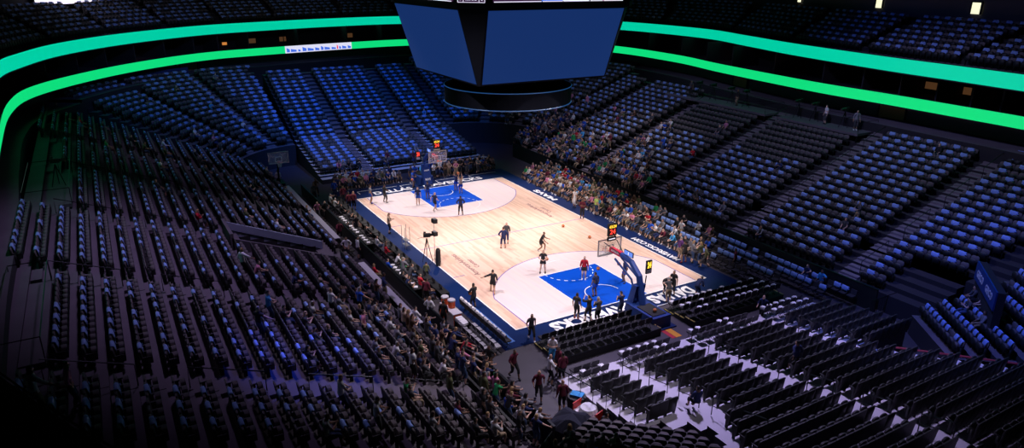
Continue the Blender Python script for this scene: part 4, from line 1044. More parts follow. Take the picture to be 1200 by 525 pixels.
# railings at the near corner
def railing(pts, label, h=1.0, gap=0.22):
    b = MB(); o = None
    top = [(x, y, z+h) for x, y, z in pts]; b.tube(top, 0.028, M_rail, 6); b.tube([(x, y, z+0.12) for x, y, z in pts], 0.02, M_rail, 5)
    o = tag(b.obj('railing'), label, 'railing'); b = MB()
    for i in range(len(pts)-1):
        a, c = Vector(pts[i]), Vector(pts[i+1]); n = max(1, int((c-a).length/gap))
        for j in range(n+1):
            p = a.lerp(c, j/n); b.box((p.x, p.y, p.z+h/2+0.05), (0.02, 0.02, h-0.1), M_rail)
    b.obj('balusters', o); return o
railing([(26.0, -10.6, 0.1), (25.4, -8.9, 0.1), (24.6, -8.95, 0.1)], 'black railing at the top of the near corner floor', 1.0)
railing([(24.6, -11.9, 0.0), (27.2, -14.6, 1.3)], 'black railing closing the end of the left stand', 1.0)
railing([(20.7, -9.0, 0.3), (26.6, -9.0, 1.3)], 'black railing along the left edge of the near end stand', 0.95, 0.9)
railing([(23.7, 12.0, 0.1), (23.7, 16.9, 0.1), (26.4, 17.3, 0.6)], 'railing round the near right corner tunnel', 1.1)
for k_, (y0) in enumerate((14.2, 16.9)): pass
b = MB(); b.tube([(x, ylim_near(x)+0.66, zend(x, True)+0.16) for x in (28.6, 30, 31.5, 33, 34.5, 36.5)], 0.05, mat('red_edge_strip', (0.30, 0.03, 0.05), 0.6), 6)
tag(b.obj('edge_strip'), 'dull red edging strip along the right side of the near end stand', 'edging strip')
# camera platforms in the stands ------------------------------------
def platform(x0, y0, x1, y1, z, label, rail=True):
    b = MB(); b.box(((x0+x1)/2, (y0+y1)/2, z-0.1), (x1-x0, y1-y0, 0.2), M_conc)
    o = tag(b.obj('camera_platform'), label, 'platform')
    b = MB()
    for x in (x0+0.1, x1-0.1):
        for y in (y0+0.1, y1-0.1): b.box((x, y, z-0.7), (0.1, 0.1, 1.3), M_rail)
    b.obj('leg', o)
    b = MB(); P = [(x0, y0, z+0.95), (x1, y0, z+0.95), (x1, y1, z+0.95), (x0, y1, z+0.95)]
    b.tube(P, 0.02, M_rail, 5, True)
    for p in P: b.tube([p, (p[0], p[1], z)], 0.02, M_rail, 5)
    b.obj('guard_rail', o)
def tripod_camera(x, y, z, rz, label, h=1.5):
    o = root('tripod_camera', (x, y, z), rz, label, 'camera')
    for k in range(3):
        t = 2*PI*k/3; b = MB(); b.tube([(0.42*math.cos(t), 0.42*math.sin(t), 0.0), (0, 0, h-0.15)], [0.022, 0.035], M_rail, 6); b.obj('leg', o)
    b = MB(); b.box((0, -0.02, h+0.08), (0.22, 0.5, 0.26), M_shell); b.box((0, -0.30, h+0.10), (0.16, 0.10, 0.18), M_rail); b.box((0.14, 0.12, h+0.24), (0.10, 0.16, 0.12), M_shell); b.obj('camera_body', o)
    b = MB(); b.tube([(0, -0.35, h+0.1), (0, -0.62, h+0.1)], [0.09, 0.11], M_shell, 12); b.obj('lens', o)
    b = MB(); b.tube([(0.05, 0.15, h-0.05), (0.22, 0.62, h-0.22)], 0.015, M_rail, 5); b.obj('pan_handle', o)
    return o
platform(-13.4, 28.0, 0.6, 30.6, 7.25, 'camera platform at the top of the right stand beyond midcourt')
platform(2.0, 28.0, 10.4, 30.6, 7.25, 'camera platform at the top of the right stand at midcourt')
for j, x in enumerate((-9.5, -7.5, -5.0, -3.0)): tripod_camera(x, 29.4, 7.25, 0, 'tripod camera on the upper right platform, %s from left' % ORD[j])
for j, x in enumerate((3.2, 5.0, 8.0)): tripod_camera(x, 29.4, 7.25, 0, 'tripod camera on the nearer upper right platform, %s from left' % ORD[j])
platform(-7.5, -31.2, 0.0, -28.9, 7.1, 'camera platform high in the left stand')
tripod_camera(-4.5, -29.6, 7.1, PI, 'tripod camera on the left stand platform')
platform(12.4, -31.0, 20.0, -29.6, 7.3, 'empty platform at the top left of the near left block')
b = MB(); b.box((-42.8, -21.0, 8.6), (0.12, 9.0, 0.9), mat('dark_blue_drape', (0.012, 0.03, 0.13), 0.85), math.radians(30))
tag(b.obj('draped_platform_front', None, None), 'dark blue draped platform front above the far left fan', 'draped platform')
bpy.data.objects['draped_platform_front'].name = 'platform_drape'

# sponsor board on the near right corner wall
A = Vector((27.55, 14.95)); Bp = Vector((30.35, 11.35)); mid = (A+Bp)/2; d = (Bp-A); ang = math.atan2(d.y, d.x)
o = root('sponsor_board', (mid.x, mid.y, 2.6), ang, 'long dark blue GEICO sponsor board on the near right corner wall', 'sponsor board')
b = MB(); b.box((0, 0.04, 1.55), (d.length, 0.08, 1.05), mat('sponsor_blue', (0.008, 0.045, 0.22), 0.6)); pn = b.obj('panel', o)
b = MB(); b.box((0, 0.28, 0.9), (d.length, 0.36, 2.3), M_concd); b.obj('wall_support', o)
M_sw = mat('sponsor_white', (0.62, 0.62, 0.68), 0.6)
for xx in (-1.05, 1.05):
    l = link('lettering', text_fit('GEICO', 1.45, 0.42, M_sw, 0.01, 0.03), pn); l.matrix_local = frame_mat((xx, -0.02, 1.55), (1, 0, 0), (0, 0, 1))

# ------------------------------------------------------------------ hoops
M_bluepad = mat('blue_padding', (0.006, 0.035, 0.20), 0.6)
M_redpad = mat('red_padding', (0.45, 0.005, 0.04), 0.6)
M_glass = mat('backboard_glass', (0.75, 0.75, 0.8), 0.08, alpha=0.22)
M_rim = mat('rim_orange', (0.75, 0.09, 0.02), 0.4)
M_net = mat('net_cord', (0.8, 0.8, 0.82), 0.8)
M_clkY = mat('yellow_digits', (0.4, 0.3, 0.05), 0.5, emit=(1.0, 0.62, 0.04), estr=1.6)
M_clkR = mat('red_digits', (0.5, 0.05, 0.02), 0.5, emit=(1.0, 0.05, 0.03), estr=1.6)
def shot_clock(parent, x, y, z, s, both=True):
    b = MB(); b.box((x, y, z), (0.14, 0.66, 0.82), M_shell); c = b.obj('shot_clock', parent)
    for q in (1, -1):
        for txt, zz, w, h, m in (('65:24', 0.22, 0.54, 0.2, M_clkY), ('24', -0.12, 0.44, 0.34, M_clkR)):
            l = link('clock_digits', text_fit(txt, w, h, m, 0.004, 0.02), c)
            l.matrix_local = frame_mat((x+q*0.08, y, z+zz), (0, q, 0), (0, 0, 1))
    b = MB(); b.box((x, y, z-0.62), (0.1, 0.66, 0.26), M_steel if s < 0 else M_shell); b.box((x+0.055, y, z-0.62), (0.01, 0.5, 0.05), M_wtxt if s > 0 else M_shell); b.obj('clock_base_box', parent)
    return c
def hoop(name, s, xb, y0, lab, big=True, rz=0):
    """backboard plane at x = xb (court centre is towards -s)"""
    o = root(name, (xb, y0, 0), 0, lab, 'basketball hoop')
    b = MB(); b.box((0, 0, 3.43), (0.03, 1.77, 1.02), M_glass); bb = b.obj('backboard', o)
    b = MB()
    for zz in (2.93, 3.94): b.box((0, 0, zz), (0.06, 1.86, 0.06), M_steel)
    for yy in (-0.9, 0.9): b.box((0, yy, 3.435), (0.06, 0.06, 1.02), M_steel)
    for zz in (3.06, 3.5): b.box((-s*0.02, 0, zz), (0.02, 0.61, 0.05), M_wline)
    for yy in (-0.29, 0.29): b.box((-s*0.02, yy, 3.28), (0.02, 0.05, 0.46), M_wline)
    b.obj('backboard_frame', bb)
    b = MB(); b.box((0, 0, 2.90), (0.09, 1.86, 0.07), mat('edge_pad', (0.5, 0.5, 0.52), 0.7)); b.obj('edge_padding', bb)
    b = MB(); R = 0.2286; cx = -s*(0.15+R)
    b.tube([(cx+R*math.cos(2*PI*i/20), R*math.sin(2*PI*i/20), 3.05) for i in range(20)], 0.012, M_rim, 6, True); b.box((-s*0.08, 0, 3.04), (0.16, 0.14, 0.04), M_rim); rm = b.obj('rim', o)
    b = MB()
    for i in range(12):
        a0 = 2*PI*i/12; a1 = 2*PI*(i+.5)/12; a2 = 2*PI*(i-.5)/12
        for a_ in (a1, a2):
            b.tube([(cx+R*math.cos(a0), R*math.sin(a0), 3.04), (cx+R*.8*math.cos(a_), R*.8*math.sin(a_), 2.86), (cx+R*.62*math.cos(a0), R*.62*math.sin(a0), 2.72), (cx+R*.6*math.cos(a_), R*.6*math.sin(a_), 2.6)], 0.006, M_net, 4)
    b.obj('net', rm)
    if not big: return o
    # boom and supports
    b = MB()
    b.tube([(s*0.08, 0, 3.3), (s*1.25, 0, 3.3)], 0.10, M_redpad, 8); b.box((s*0.7, 0, 3.30), (1.1, 0.26, 0.30), M_redpad); rp = b.obj('red_pad', o)
    l = link('lettering', text_fit('MAVERICKS', 0.75, 0.12, M_wline, 0.004, 0.02), rp); l.matrix_local = frame_mat((s*0.72, -0.14, 3.32), (1, 0, 0), (0, 0, 1))
    b = MB(); b.tube([(s*1.2, 0, 3.3), (s*2.2, 0, 3.15), (s*3.0, 0, 2.5), (s*3.35, 0, 1.3), (s*3.5, 0, 0.8)], [0.16, 0.18, 0.2, 0.2, 0.2], M_bluepad, 8)
    b.tube([(s*0.9, 0.25, 2.95), (s*2.6, 0.25, 2.2), (s*3.1, 0.25, 1.0)], 0.07, M_bluepad, 6); b.tube([(s*0.9, -0.25, 2.95), (s*2.6, -0.25, 2.2), (s*3.1, -0.25, 1.0)], 0.07, M_bluepad, 6); b.obj('boom_arm', o)
    b = MB(); b.tube([(s*0.05, 0.5, 3.8), (s*1.3, 0.1, 3.35)], 0.03, M_rail, 5); b.tube([(s*0.05, -0.5, 3.8), (s*1.3, -0.1, 3.35)], 0.03, M_rail, 5); b.tube([(s*0.05, 0, 3.1), (s*0.9, 0, 3.25)], 0.06, M_rail, 5); b.obj('strut', o)
    b = MB(); b.add([(s*2.3, -0.42, 0.1), (s*2.9, -0.42, 0.1), (s*3.25, -0.36, 2.0), (s*2.85, -0.36, 2.0), (s*2.3, 0.42, 0.1), (s*2.9, 0.42, 0.1), (s*3.25, 0.36, 2.0), (s*2.85, 0.36, 2.0)],
                   [(0, 1, 2, 3), (7, 6, 5, 4), (0, 4, 5, 1), (1, 5, 6, 2), (2, 6, 7, 3), (3, 7, 4, 0)], M_bluepad); fp = b.obj('front_pad', o)
    for txt, zz, h in (('DALLAS', 1.45, 0.14), ('MAVS', 0.6, 0.24)):
        w = 0.55
        xx = s*2.3 + s*(zz-0.1)/1.9*0.55 - s*0.03
        l = link('lettering', text_fit(txt, w, h, M_wline, 0.004, 0.02), fp); l.matrix_local = frame_mat((xx, 0, zz), (0, -s, 0), (s*0.28, 0, 1))
    b = MB(); b.box((s*4.0, 0, 0.42), (2.6, 1.35, 0.72), M_bluepad); b.box((s*4.0, 0, 0.045), (3.1, 1.9, 0.07), M_navy); bs = b.obj('base', o)
    b = MB(); b.box((s*4.3, 0, 0.80), (1.5, 1.0, 0.06), M_shell); b.obj('weight_tray', bs)
    b = MB(); b.box((s*1.9, 0, 3.60), (0.85, 0.06, 0.34), M_shell); sc = b.obj('sideline_display', o)
    b = MB(); b.box((s*1.9, -0.035, 3.60), (0.78, 0.01, 0.28), mat('pale_blue_screen', (0.05, 0.1, 0.3), 0.4, emit=(0.10, 0.22, 0.75), estr=1.0)); b.box((s*1.9, -0.042, 3.60), (0.05, 0.006, 0.18), M_wtxt); b.obj('display_screen', sc)
    b = MB(); b.tube([(s*0.15, -0.25, 3.95), (s*0.15, -0.25, 4.25)], 0.03, M_rail, 5); b.tube([(s*0.15, 0.25, 3.95), (s*0.15, 0.25, 4.25)], 0.03, M_rail, 5); b.obj('clock_bracket', o)
    shot_clock(o, s*0.15, 0.0, 4.62, s)
    # courtside facing clock at the side of the support
    b = MB(); b.tube([(s*2.95, 0.5, 1.2), (s*2.95, 0.62, 2.4)], 0.035, M_rail, 5); b.obj('side_clock_post', o)
    return o
H1 = hoop('basketball_hoop', 1, 13.105, 0, 'near basketball hoop with glass backboard, blue padded base and shot clock')
H2 = hoop('basketball_hoop', -1, -13.105, 0, 'far basketball hoop with glass backboard, blue padded support and shot clock')
for H, s in ((H1, 1), (H2, -1)):
    yy = 0.75 if s > 0 else -0.75
    b = MB(); b.box((s*2.95, yy, 2.95), (0.10, 0.42, 0.85), M_shell); sc = b.obj('side_clock', H)
    b = MB(); b.box((s*2.95, yy, 2.68), (0.115, 0.34, 0.22), M_steel); b.obj('side_clock_label', sc)
    for q in (1, -1):
        l = link('clock_digits', text_fit('24', 0.3, 0.42, M_clkY if s > 0 else M_clkR, 0.004, 0.05), sc); l.matrix_local = frame_mat((s*2.95+q*0.06, yy, 3.1), (0, q, 0), (0, 0, 1))
hx, hy = at(332, 213, 0)
H3 = hoop('spare_hoop', 1, 0, 0, 'spare glass hoop parked in the far left tunnel mouth', big=False)
H3.location = (-20.3, -13.0, -0.15); H3.rotation_euler = (0, 0, PI*0.98)
b = MB(); b.tube([(0.05, 0, 3.3), (0.7, 0, 3.1), (1.2, 0, 1.2), (1.3, 0, 0.5)], 0.09, M_rail, 6); b.box((1.6, 0, 0.4), (1.6, 1.0, 0.5), M_rail); b.obj('support', H3)

# ------------------------------------------------------------------ loose basketballs
def ball(x, y, z, label):
    me = BALL; o = link('basketball', me, None, (x, y, z)); tag(o, label, 'basketball'); link('seam', SEAM, o)
b = MB(); b.lathe([(0.122*math.sin(PI*i/10)+1e-4, -0.122*math.cos(PI*i/10)) for i in range(11)], M_ball, n=16); BALL = shade(b.mesh('basketball'))
b = MB()
for R_ in (Matrix.Identity(3), Matrix.Rotation(PI/2, 3, 'X'), Matrix.Rotation(PI/2, 3, 'Y')):
    b.tube([R_ @ Vector((0.1225*math.cos(2*PI*i/16), 0.1225*math.sin(2*PI*i/16), 0)) for i in range(16)], 0.004, M_shell, 4, True)
SEAM = b.mesh('seam')
for u, v, z, lab in ((660, 264.5, 0.15, 'orange basketball on the floor right of midcourt'), (691, 277.5, 0.15, 'orange basketball rolling towards the right sideline'),
                     (701, 314.5, 1.9, 'orange basketball in the air above the near lane'), (536.8, 203, 2.35, 'orange basketball in the shooter\'s hands under the far basket'),
                     (640.8, 303.5, 1.12, 'orange basketball held by the player at the arc top'), (551.0, 343.6, 1.1, 'orange basketball held by the man in black suit'),
                     (725.2, 309.2, 1.35, 'orange basketball beside the player right of near lane'), (483, 210.5, 1.1, 'orange basketball held behind the far baseline'),
                     (767.5, 363.5, 0.95, 'orange basketball on the tray of the near hoop base')):
    x, y = at(u, v, z); ball(x, y, z, lab)

# ------------------------------------------------------------------ courtside furniture
def table(x0, x1, y, label, h=0.74, cloth_m=None, d=0.55):
    o = root('press_table', ((x0+x1)/2, y, 0.0), 0, label, 'table')
    w = x1-x0; b = MB(); b.box((0, 0, h), (w, d, 0.04), M_shell); b.obj('table_top', o)
    b = MB(); b.box((0, (d/2-0.02), h/2), (w, 0.04, h-0.04), cloth_m or M_shell); b.obj('front_skirt', o)
    for sx in (-1, 1):
        b = MB(); b.box((sx*(w/2-0.06), -d/2+0.06, h/2-0.01), (0.05, 0.05, h-0.02), M_rail); b.obj('leg', o)
    return o
xs = [-13.2+2.5*i for i in range(9)]
for i, x in enumerate(xs): table(x, x+2.4, -9.75, 'black press table at the left sideline, %s from the far end' % ORD[i])
for i, x in enumerate((-8.5, -6.0, -3.5, 3.0, 5.5)): table(x, x+2.3, -11.0, 'black second row press table, %s from the far end' % ORD[i])
def monitor(x, y, z, rz, label):
    o = root('monitor', (x, y, z), rz, label, 'monitor'); b = MB(); b.box((0, 0, 0.21), (0.44, 0.03, 0.27), M_shell); b.obj('screen_panel', o)
    b = MB(); b.box((0, 0.01, 0.04), (0.05, 0.03, 0.1), M_rail); b.box((0, 0.02, 0.005), (0.2, 0.14, 0.01), M_rail); b.obj('stand', o)
j = 0
for i, x in enumerate(xs):
    for dx in (0.6, 1.7):
        monitor(x+dx, -9.78, 0.76, PI, 'small black monitor on the sideline press tables, %s from far end' % ordw(j)); j += 1
j = 0
for i, x in enumerate((-8.5, -6.0, -3.5, 3.0, 5.5)):
    for dx in (0.3, 0.8, 1.3, 1.9):
        o = link('paper_bundle', PAPER, None, (x+dx, -11.0, 0.76), dx*3); tag(o, 'white papers on the second row press tables, %s from far end' % ordw(j), 'papers'); j += 1
x, y = at(413, 268, 0.9)
# broadcast camera with tall stand on the left sideline
cx, cy = at(505, 305, 0.0); tripod_camera(cx, -7.9, 0.02, PI*0.9, 'broadcast camera on a tall tripod at the left sideline', 1.9)
lx, ly = at(511, 306, 0.0); o = root('light_stand', (cx+0.9, -7.7, 0.02), 0, 'tall double headed light stand with bag beside the sideline camera', 'light stand')
b = MB(); b.tube([(0, 0, 0), (0, 0, 3.3)], 0.02, M_steel, 6)
b.obj('pole', o)
for t in range(3):
    b = MB(); b.tube([(0.45*math.cos(t*2.1), 0.45*math.sin(t*2.1), 0), (0, 0, 0.5)], 0.015, M_steel, 5); b.obj('leg', o)
for zz in (2.4, 3.35):
    b = MB(); b.box((0.1, 0, zz), (0.42, 0.3, 0.28), M_shell); b.box((0.1, 0, zz+0.16), (0.3, 0.22, 0.05), M_steel); b.obj('lamp_head', o)
b = MB(); b.lathe([(0.16, 0.02), (0.2, 0.3), (0.18, 1.2), (0.1, 1.35)], M_shell, (0.35, 0.1, 0), 10); b.obj('equipment_bag', o)
# ball rack
o = root('ball_rack', (-0.9, -8.3, 0.02), 0, 'silver tubular rack standing at the left sideline', 'rack')
b = MB()
for sx in (-0.35, 0.35):
    for sy in (-0.18, 0.18): b.tube([(sx, sy, 0), (sx, sy, 1.8)], 0.018, M_steel, 5)
b.obj('upright', o); b = MB()
for zz in (0.3, 0.7): b.box((0, 0, zz), (0.72, 0.36, 0.03), M_steel)
b.obj('shelf', o)
# bench chairs, towels, coolers
def towel_mesh(seed):
    r = random.Random(seed); b = MB(); P = []
    prof = [(-0.05, 0.62), (-0.06, 0.8), (0.0, 0.93), (0.08, 0.9), (0.1, 0.72)]
    vs = [(-0.22+0.11*i+r.uniform(-.01, .01), 0.12+y+r.uniform(-.02, .02), z+r.uniform(-.03, .02)) for i in range(5) for y, z in prof]
    b.add(vs, [(i*5+j, (i+1)*5+j, (i+1)*5+j+1, i*5+j+1) for i in range(4) for j in range(4)], M_paper); return b.mesh('towel')
TW = [towel_mesh(i) for i in range(3)]
for i in range(11):
    x = 10.6+0.52*i
    chair(x, -9.15, 0.02, PI, 'bench chair facing court at the near left sideline, %s from far end' % ORD[i], CP)
    o = link('towel', TW[i % 3], None, (x, -9.13, 0.02), PI); tag(o, 'white towel over bench chair back, %s from the far end of the bench' % ORD[i], 'towel')
for r_, y in enumerate((-9.95, -10.6)):
    for i in range(6):
        chair(13.3+0.55*i, y, 0.0, PI, 'pale folding chair in the %s row behind the bench, %s from far end' % (('nearer', 'outer')[r_], ORD[i]), CW)
b = MB(); b.box((13.0, -8.62, 0.03), (5.0, 0.5, 0.02), mat('light_blue_mat', (0.06, 0.16, 0.45), 0.7)); tag(b.obj('floor_mat'), 'light blue floor mat strip before the bench', 'mat')
M_or = mat('cooler_orange', (0.72, 0.10, 0.02), 0.45)
for k_, (x, y) in enumerate(((10.6, -10.45), (11.2, -10.3))):
    o = root('drink_cooler', (x, y, 0.79), 0, 'orange drink cooler with white lid, %s one on the bench table' % ('far' if k_ == 0 else 'near'), 'cooler')
    b = MB(); b.lathe([(0.17, 0), (0.21, 0.03), (0.225, 0.45), (0.2, 0.47)], M_or, n=18); b.obj('barrel', o)
    b = MB(); b.lathe([(0.235, 0.44), (0.235, 0.52), (0.2, 0.55)], M_parw, n=18); b.obj('lid', o); b = MB(); b.box((0, -0.24, 0.08), (0.05, 0.06, 0.05), M_parw); b.obj('tap', o)
o = root('bench_table', (11.2, -10.35, 0), 0, 'small table with orange skirt carrying the drink coolers', 'table')
b = MB(); b.box((0, 0, 0.76), (1.9, 0.6, 0.05), M_parw); b.obj('table_top', o); b = MB(); b.box((-0.5, -0.28, 0.37), (0.9, 0.03, 0.72), M_or); b.box((0.92, 0, 0.37), (0.04, 0.5, 0.72), M_or); b.obj('skirt', o)
b = MB(); b.box((-0.92, 0, 0.37), (0.04, 0.5, 0.72), M_or); b.obj('leg', o)
o = root('towel_table', (12.8, -10.4, 0), 0, 'low table piled with folded white towels behind the bench', 'table')
b = MB(); b.box((0, 0, 0.55), (1.0, 0.6, 0.04), M_shell); b.obj('table_top', o); b = MB()
for sx in (-.45, .45): b.box((sx, 0, 0.27), (0.05, 0.5, 0.53), M_rail)
b.obj('leg', o)
for i in range(4):
    b = MB(); b.box((0, 0, 0.07), (0.24, 0.4, 0.14), M_paper, 0.1*i); tag(b.obj('towel_stack', None, (12.42+0.26*i, -10.4, 0.57)), 'folded white towel stack, %s on the towel table' % ORD[i], 'towels')
# near corner: draped table and popcorn cart, bin
b = MB(); r3 = random.Random(5); n = 18; P = []
for i in range(n):
    t = 2*PI*i/n; q = max(abs(math.cos(t)), abs(math.sin(t))); P.append((0.95*math.cos(t)/q*(1+0.04*math.sin(9*t)), 0.8*math.sin(t)/q*(1+0.05*math.sin(7*t))))
vs = [(x*1.12, y*1.12, 0.01) for x, y in P]+[(x*1.02, y*1.02, 0.9) for x, y in P]+[(x*0.55, y*0.6, 1.35+0.12*math.sin(i)) for i, (x, y) in enumerate(P)]+[(0, 0, 1.5)]
fs = [(i, (i+1) % n, (i+1) % n+n, i+n) for i in range(n)]+[(i+n, (i+1) % n+n, (i+1) % n+2*n, i+2*n) for i in range(n)]+[(i+2*n, (i+1) % n+2*n, 3*n) for i in range(n)]
b.add(vs, fs, mat('black_cloth', (0.012, 0.014, 0.03), 0.95)); o = b.obj('draped_equipment', None, (24.5, -10.75, 0), 0.5); tag(o, 'equipment pile under a black cloth on the near corner floor', 'draped equipment')
o = root('snack_cart', (23.75, -8.55+(-0.75), 0), 0.3, 'white snack cart with red side panels in the near corner', 'cart')
b = MB(); b.box((0, 0, 0.55), (1.3, 0.62, 0.06), M_paper); b.box((0, 0, 0.16), (1.3, 0.62, 0.05), M_paper); b.obj('shelf', o)
b = MB(); b.box((-0.66, 0, 0.5), (0.05, 0.66, 0.85), mat('red_panel', (0.6, 0.03, 0.02), 0.5)); b.box((0.66, 0, 0.5), (0.05, 0.66, 0.85), mat('red_panel', (0.6, 0.03, 0.02), 0.5)); b.obj('side_panel', o)
b = MB(); b.lathe([(0.42, 0.58), (0.46, 0.72), (0.38, 0.88), (0.1, 0.93)], M_paper, n=14); b.obj('covered_tray', o)
o = root('equipment_bin', (22.6, -9.15, 0), 0.2, 'black bin with pale blue cloth on top, near corner', 'bin')
b = MB(); b.lathe([(0.36, 0), (0.42, 0.05), (0.48, 0.72), (0.45, 0.78)], M_shell, n=16); b.obj('tub', o); b = MB(); b.box((0.02, 0, 0.84), (0.6, 0.42, 0.12), mat('sky_cloth', CL['sky blue'], 0.9), 0.4); b.obj('folded_cloth', o)
# red and yellow floor graphic behind near basket
b = MB(); b.box((19.0, 0.25, 0.012), (1.3, 0.42, 0.012), mat('amber_floor_graphic', (0.65, 0.28, 0.02), 0.5)); b.box((19.0, -0.12, 0.012), (1.3, 0.28, 0.012), mat('red_floor_graphic', (0.45, 0.02, 0.04), 0.5))
tag(b.obj('floor_graphic'), 'red and amber stripe graphic on the floor behind near hoop', 'floor graphic')
# yellow taped riser platforms with chairs behind the near basket
M_tape = mat('yellow_tape', (0.62, 0.52, 0.14), 0.6)
def riser(y0, y1, x0, nrow, label, what, papers):
    o = root('seating_riser', (x0, (y0+y1)/2, 0), 0, label, 'seating platform')
    w = y1-y0; b = MB()
    for k in range(nrow): b.box((0.9*k+0.45, 0, 0.02+0.07*(k+1)), (0.9, w, 0.14*(k+1)), M_shell)
    b.obj('platform', o); b = MB()
    b.box((nrow*0.9-0.02, 0, 0.145*nrow+0.02), (0.05, w, 0.012), M_rail)
    ysd = -1 if y0 > 0 else 1
    for e in (-1, 1):
        for k in range(nrow*2): b.box((0.45*k+0.25, e*(w/2+0.02), 0.08+0.14*(k//2+1)-0.06), (0.34, 0.03, 0.05), M_tape)
    b.obj('edge_tape', o)
    n = int(w/0.54)
    for k in range(nrow):
        for i in range(n):
            yy = y0+0.3+0.54*i; zz = 0.02+0.14*(k+1)
            chair(x0+0.9*k+0.45, yy, zz, -PI/2, 'black folding chair %s, %s from left in %s row' % (what, ordw(i), ORD[k]))
            if papers and rnd.random() < papers:
                q = link('white_bundle', BUNDLE, None, (x0+0.9*k+0.34, yy, zz+0.482), rnd.uniform(-.4, .4)); tag(q, 'white bundle on chair %s, %s from left in %s row' % (what, ordw(i), ORD[k]), 'bundle')
riser(-7.6, -0.6, 16.3, 3, 'black stepped seating platform left of the near hoop', 'left of near hoop', 0.0)
riser(1.7, 9.4, 16.7, 3, 'black stepped seating platform right of the near hoop', 'right of near hoop', 0.6)
for k, yr in enumerate(((-8.3, -6.6), (-5.2, -1.7), (-0.3, 4.3), (5.6, 9.0))):   # loose chairs in front of the near end stand
    for r_ in range(2):
        n = int((yr[1]-yr[0])/0.56)
        for i in range(n):
            yy = yr[0]+0.28+0.56*i; xx = 20.85+0.8*r_; zz = zend(xx, True) if r_ else zend(20.61, True)
            chair(xx, yy, zz, -PI/2, 'dark chair at front of near end stand, %s group from left, %s row, %s' % (ORD[k], ORD[r_], ordw(i)))
            if rnd.random() < 0.45:
                q = link('white_bundle', BUNDLE, None, (xx-0.1, yy, zz+0.482), rnd.uniform(-.4, .4)); tag(q, 'white bundle on front chair of near end stand, %s group from left, %s row, %s' % (ORD[k], ORD[r_], ordw(i)), 'bundle')

# ------------------------------------------------------------------ right and far courtside chairs and the crowd
TOPS = ['navy', 'black', 'black', 'royal blue', 'white', 'grey', 'charcoal', 'black', 'royal blue', 'beige', 'maroon', 'olive', 'sky blue', 'white', 'brown', 'pink', 'navy', 'royal blue', 'red', 'grey', 'charcoal', 'white', 'black', 'navy', 'charcoal', 'grey', 'black', 'green']
def rand_look(r):
    return dict(top=r.choice(TOPS), long=r.random() < 0.55, bottom=r.choice(['black', 'denim', 'black', 'charcoal', 'khaki', 'navy', 'denim']), shoes=r.choice(['white', 'black', 'black', 'grey']),
                hair=r.choice([0, 0, 1, 1, 2, 3]), lhair=r.random() < 0.35, skin=r.choice([0, 0, 0, 1, 1, 2]), sc=r.uniform(0.94, 1.04))
SHIRTS = []       # (x,y,z,rz,label)
rc = random.Random(11)
def seatrow(pts, rz, z, what, pocc, pshirt):
    n = len(pts)
    for i, (x, y) in enumerate(pts):
        if not inview(x, y, z, 10): continue
        CHAIRS.append((x, y, z, rz, 'black folding chair %s, %s along' % (what, ordw(i))))
        if rc.random() < pocc(x, y):
            person(x, y, z, rz+rc.uniform(-.2, .2), rc.choice(['sit', 'sit', 'sit_forward', 'sit_phone', 'sit_wave']), loc='on %s, %s along' % (what, ordw(i)), **rand_look(rc))
        elif rc.random() < pshirt:
            SHIRTS.append((x-0.26*math.cos(rz)*0, y, z-0.06, rz, 'pale blue T-shirt over chair %s, %s along' % (what, ordw(i))))
for r_ in range(4):
    y = 9.75+0.92*r_
    x1 = [15.6, 17.6, 20.5, 22.0][r_]
    def po(x, y):
        if x < 1.5: return 0.93
        if x < 5: return 0.75 if r_ < 3 else 0.5
        if x < 11.5: return 0.85 if r_ == 0 else 0.18
        return 0.05
    seatrow([(x1-0.56*i, y) for i in range(int((x1+14)/0.56))], 0.0, 0.0+0.10*r_, 'right courtside, %s row' % ORD[r_], po, 0.75 if r_ else 0.35)
for r_ in range(2):
    x = -18.2-0.85*r_
    seatrow([(x, y) for y in [-8.2+0.56*i for i in range(31) if not -1.7 < -8.2+0.56*i < 1.7]], PI/2, 0.1*r_, 'behind far baseline, %s row' % ORD[r_], lambda x, y: 0.93, 0.2)
for r_, y in enumerate((-10.45,)):
    seatrow([(x, y) for x in [-13+0.62*i for i in range(35)]], PI, 0.0, 'at left press tables', lambda x, y: 0.42 if x < 4 else 0.5, 0.0)
seatrow([(x, -11.35) for x in [-9+0.62*i for i in range(28) if not -1.2 < -9+0.62*i < 2.6]], PI, 0.0, 'in second press row', lambda x, y: 0.3, 0.0)
seatrow([(x, -12.45) for x in [-17+0.56*i for i in range(73) if not -1.2 < -17+0.56*i < 2.9]], PI, 0.05, 'behind left courtside barrier', lambda x, y: 0.05 if x < 12 else 0.25, 0.0)

# people in the stands: chance by picture region of the seat
def occ(s):
    u, v, w = px(s['x'], s['y'], s['z']+0.6); x, y = s['x'], s['y']
    if s['ph'].startswith('near right') and s['row'] in (1, 2, 3): return 0.75 if s['i'] < 3 and s['row'] > 1 else 0.05
    if y > 13 and x < 2 and s['kind'] == 'bowl':
        if 560 < u < 690 and v > 138 and y < 22: return 0.72
        if 640 < u < 765 and v > 165 and y < 20.5: return 0.55
        if 600 < u < 790 and y < 24 and x < -3: return 0.16
        return 0.01
    if y > 13: return 0.10 if (y < 15 and x < 16) else 0.006
    if x < -20 and abs(y) < 9: return 0.30 if x > -22.5 else 0.008
    if s['kind'] == 'end': return 0.35 if (x < 22.8 and -2.5 < y < 1) else 0.0
    if y < -13:
        if x > 13 and y > -16.2: return 0.62
        if x > 9 and y > -17.5: return 0.34
        if x > 8 and y > -22: return 0.09
        if x < -16: return 0.03
        return 0.008
    return 0.004
STAND = []
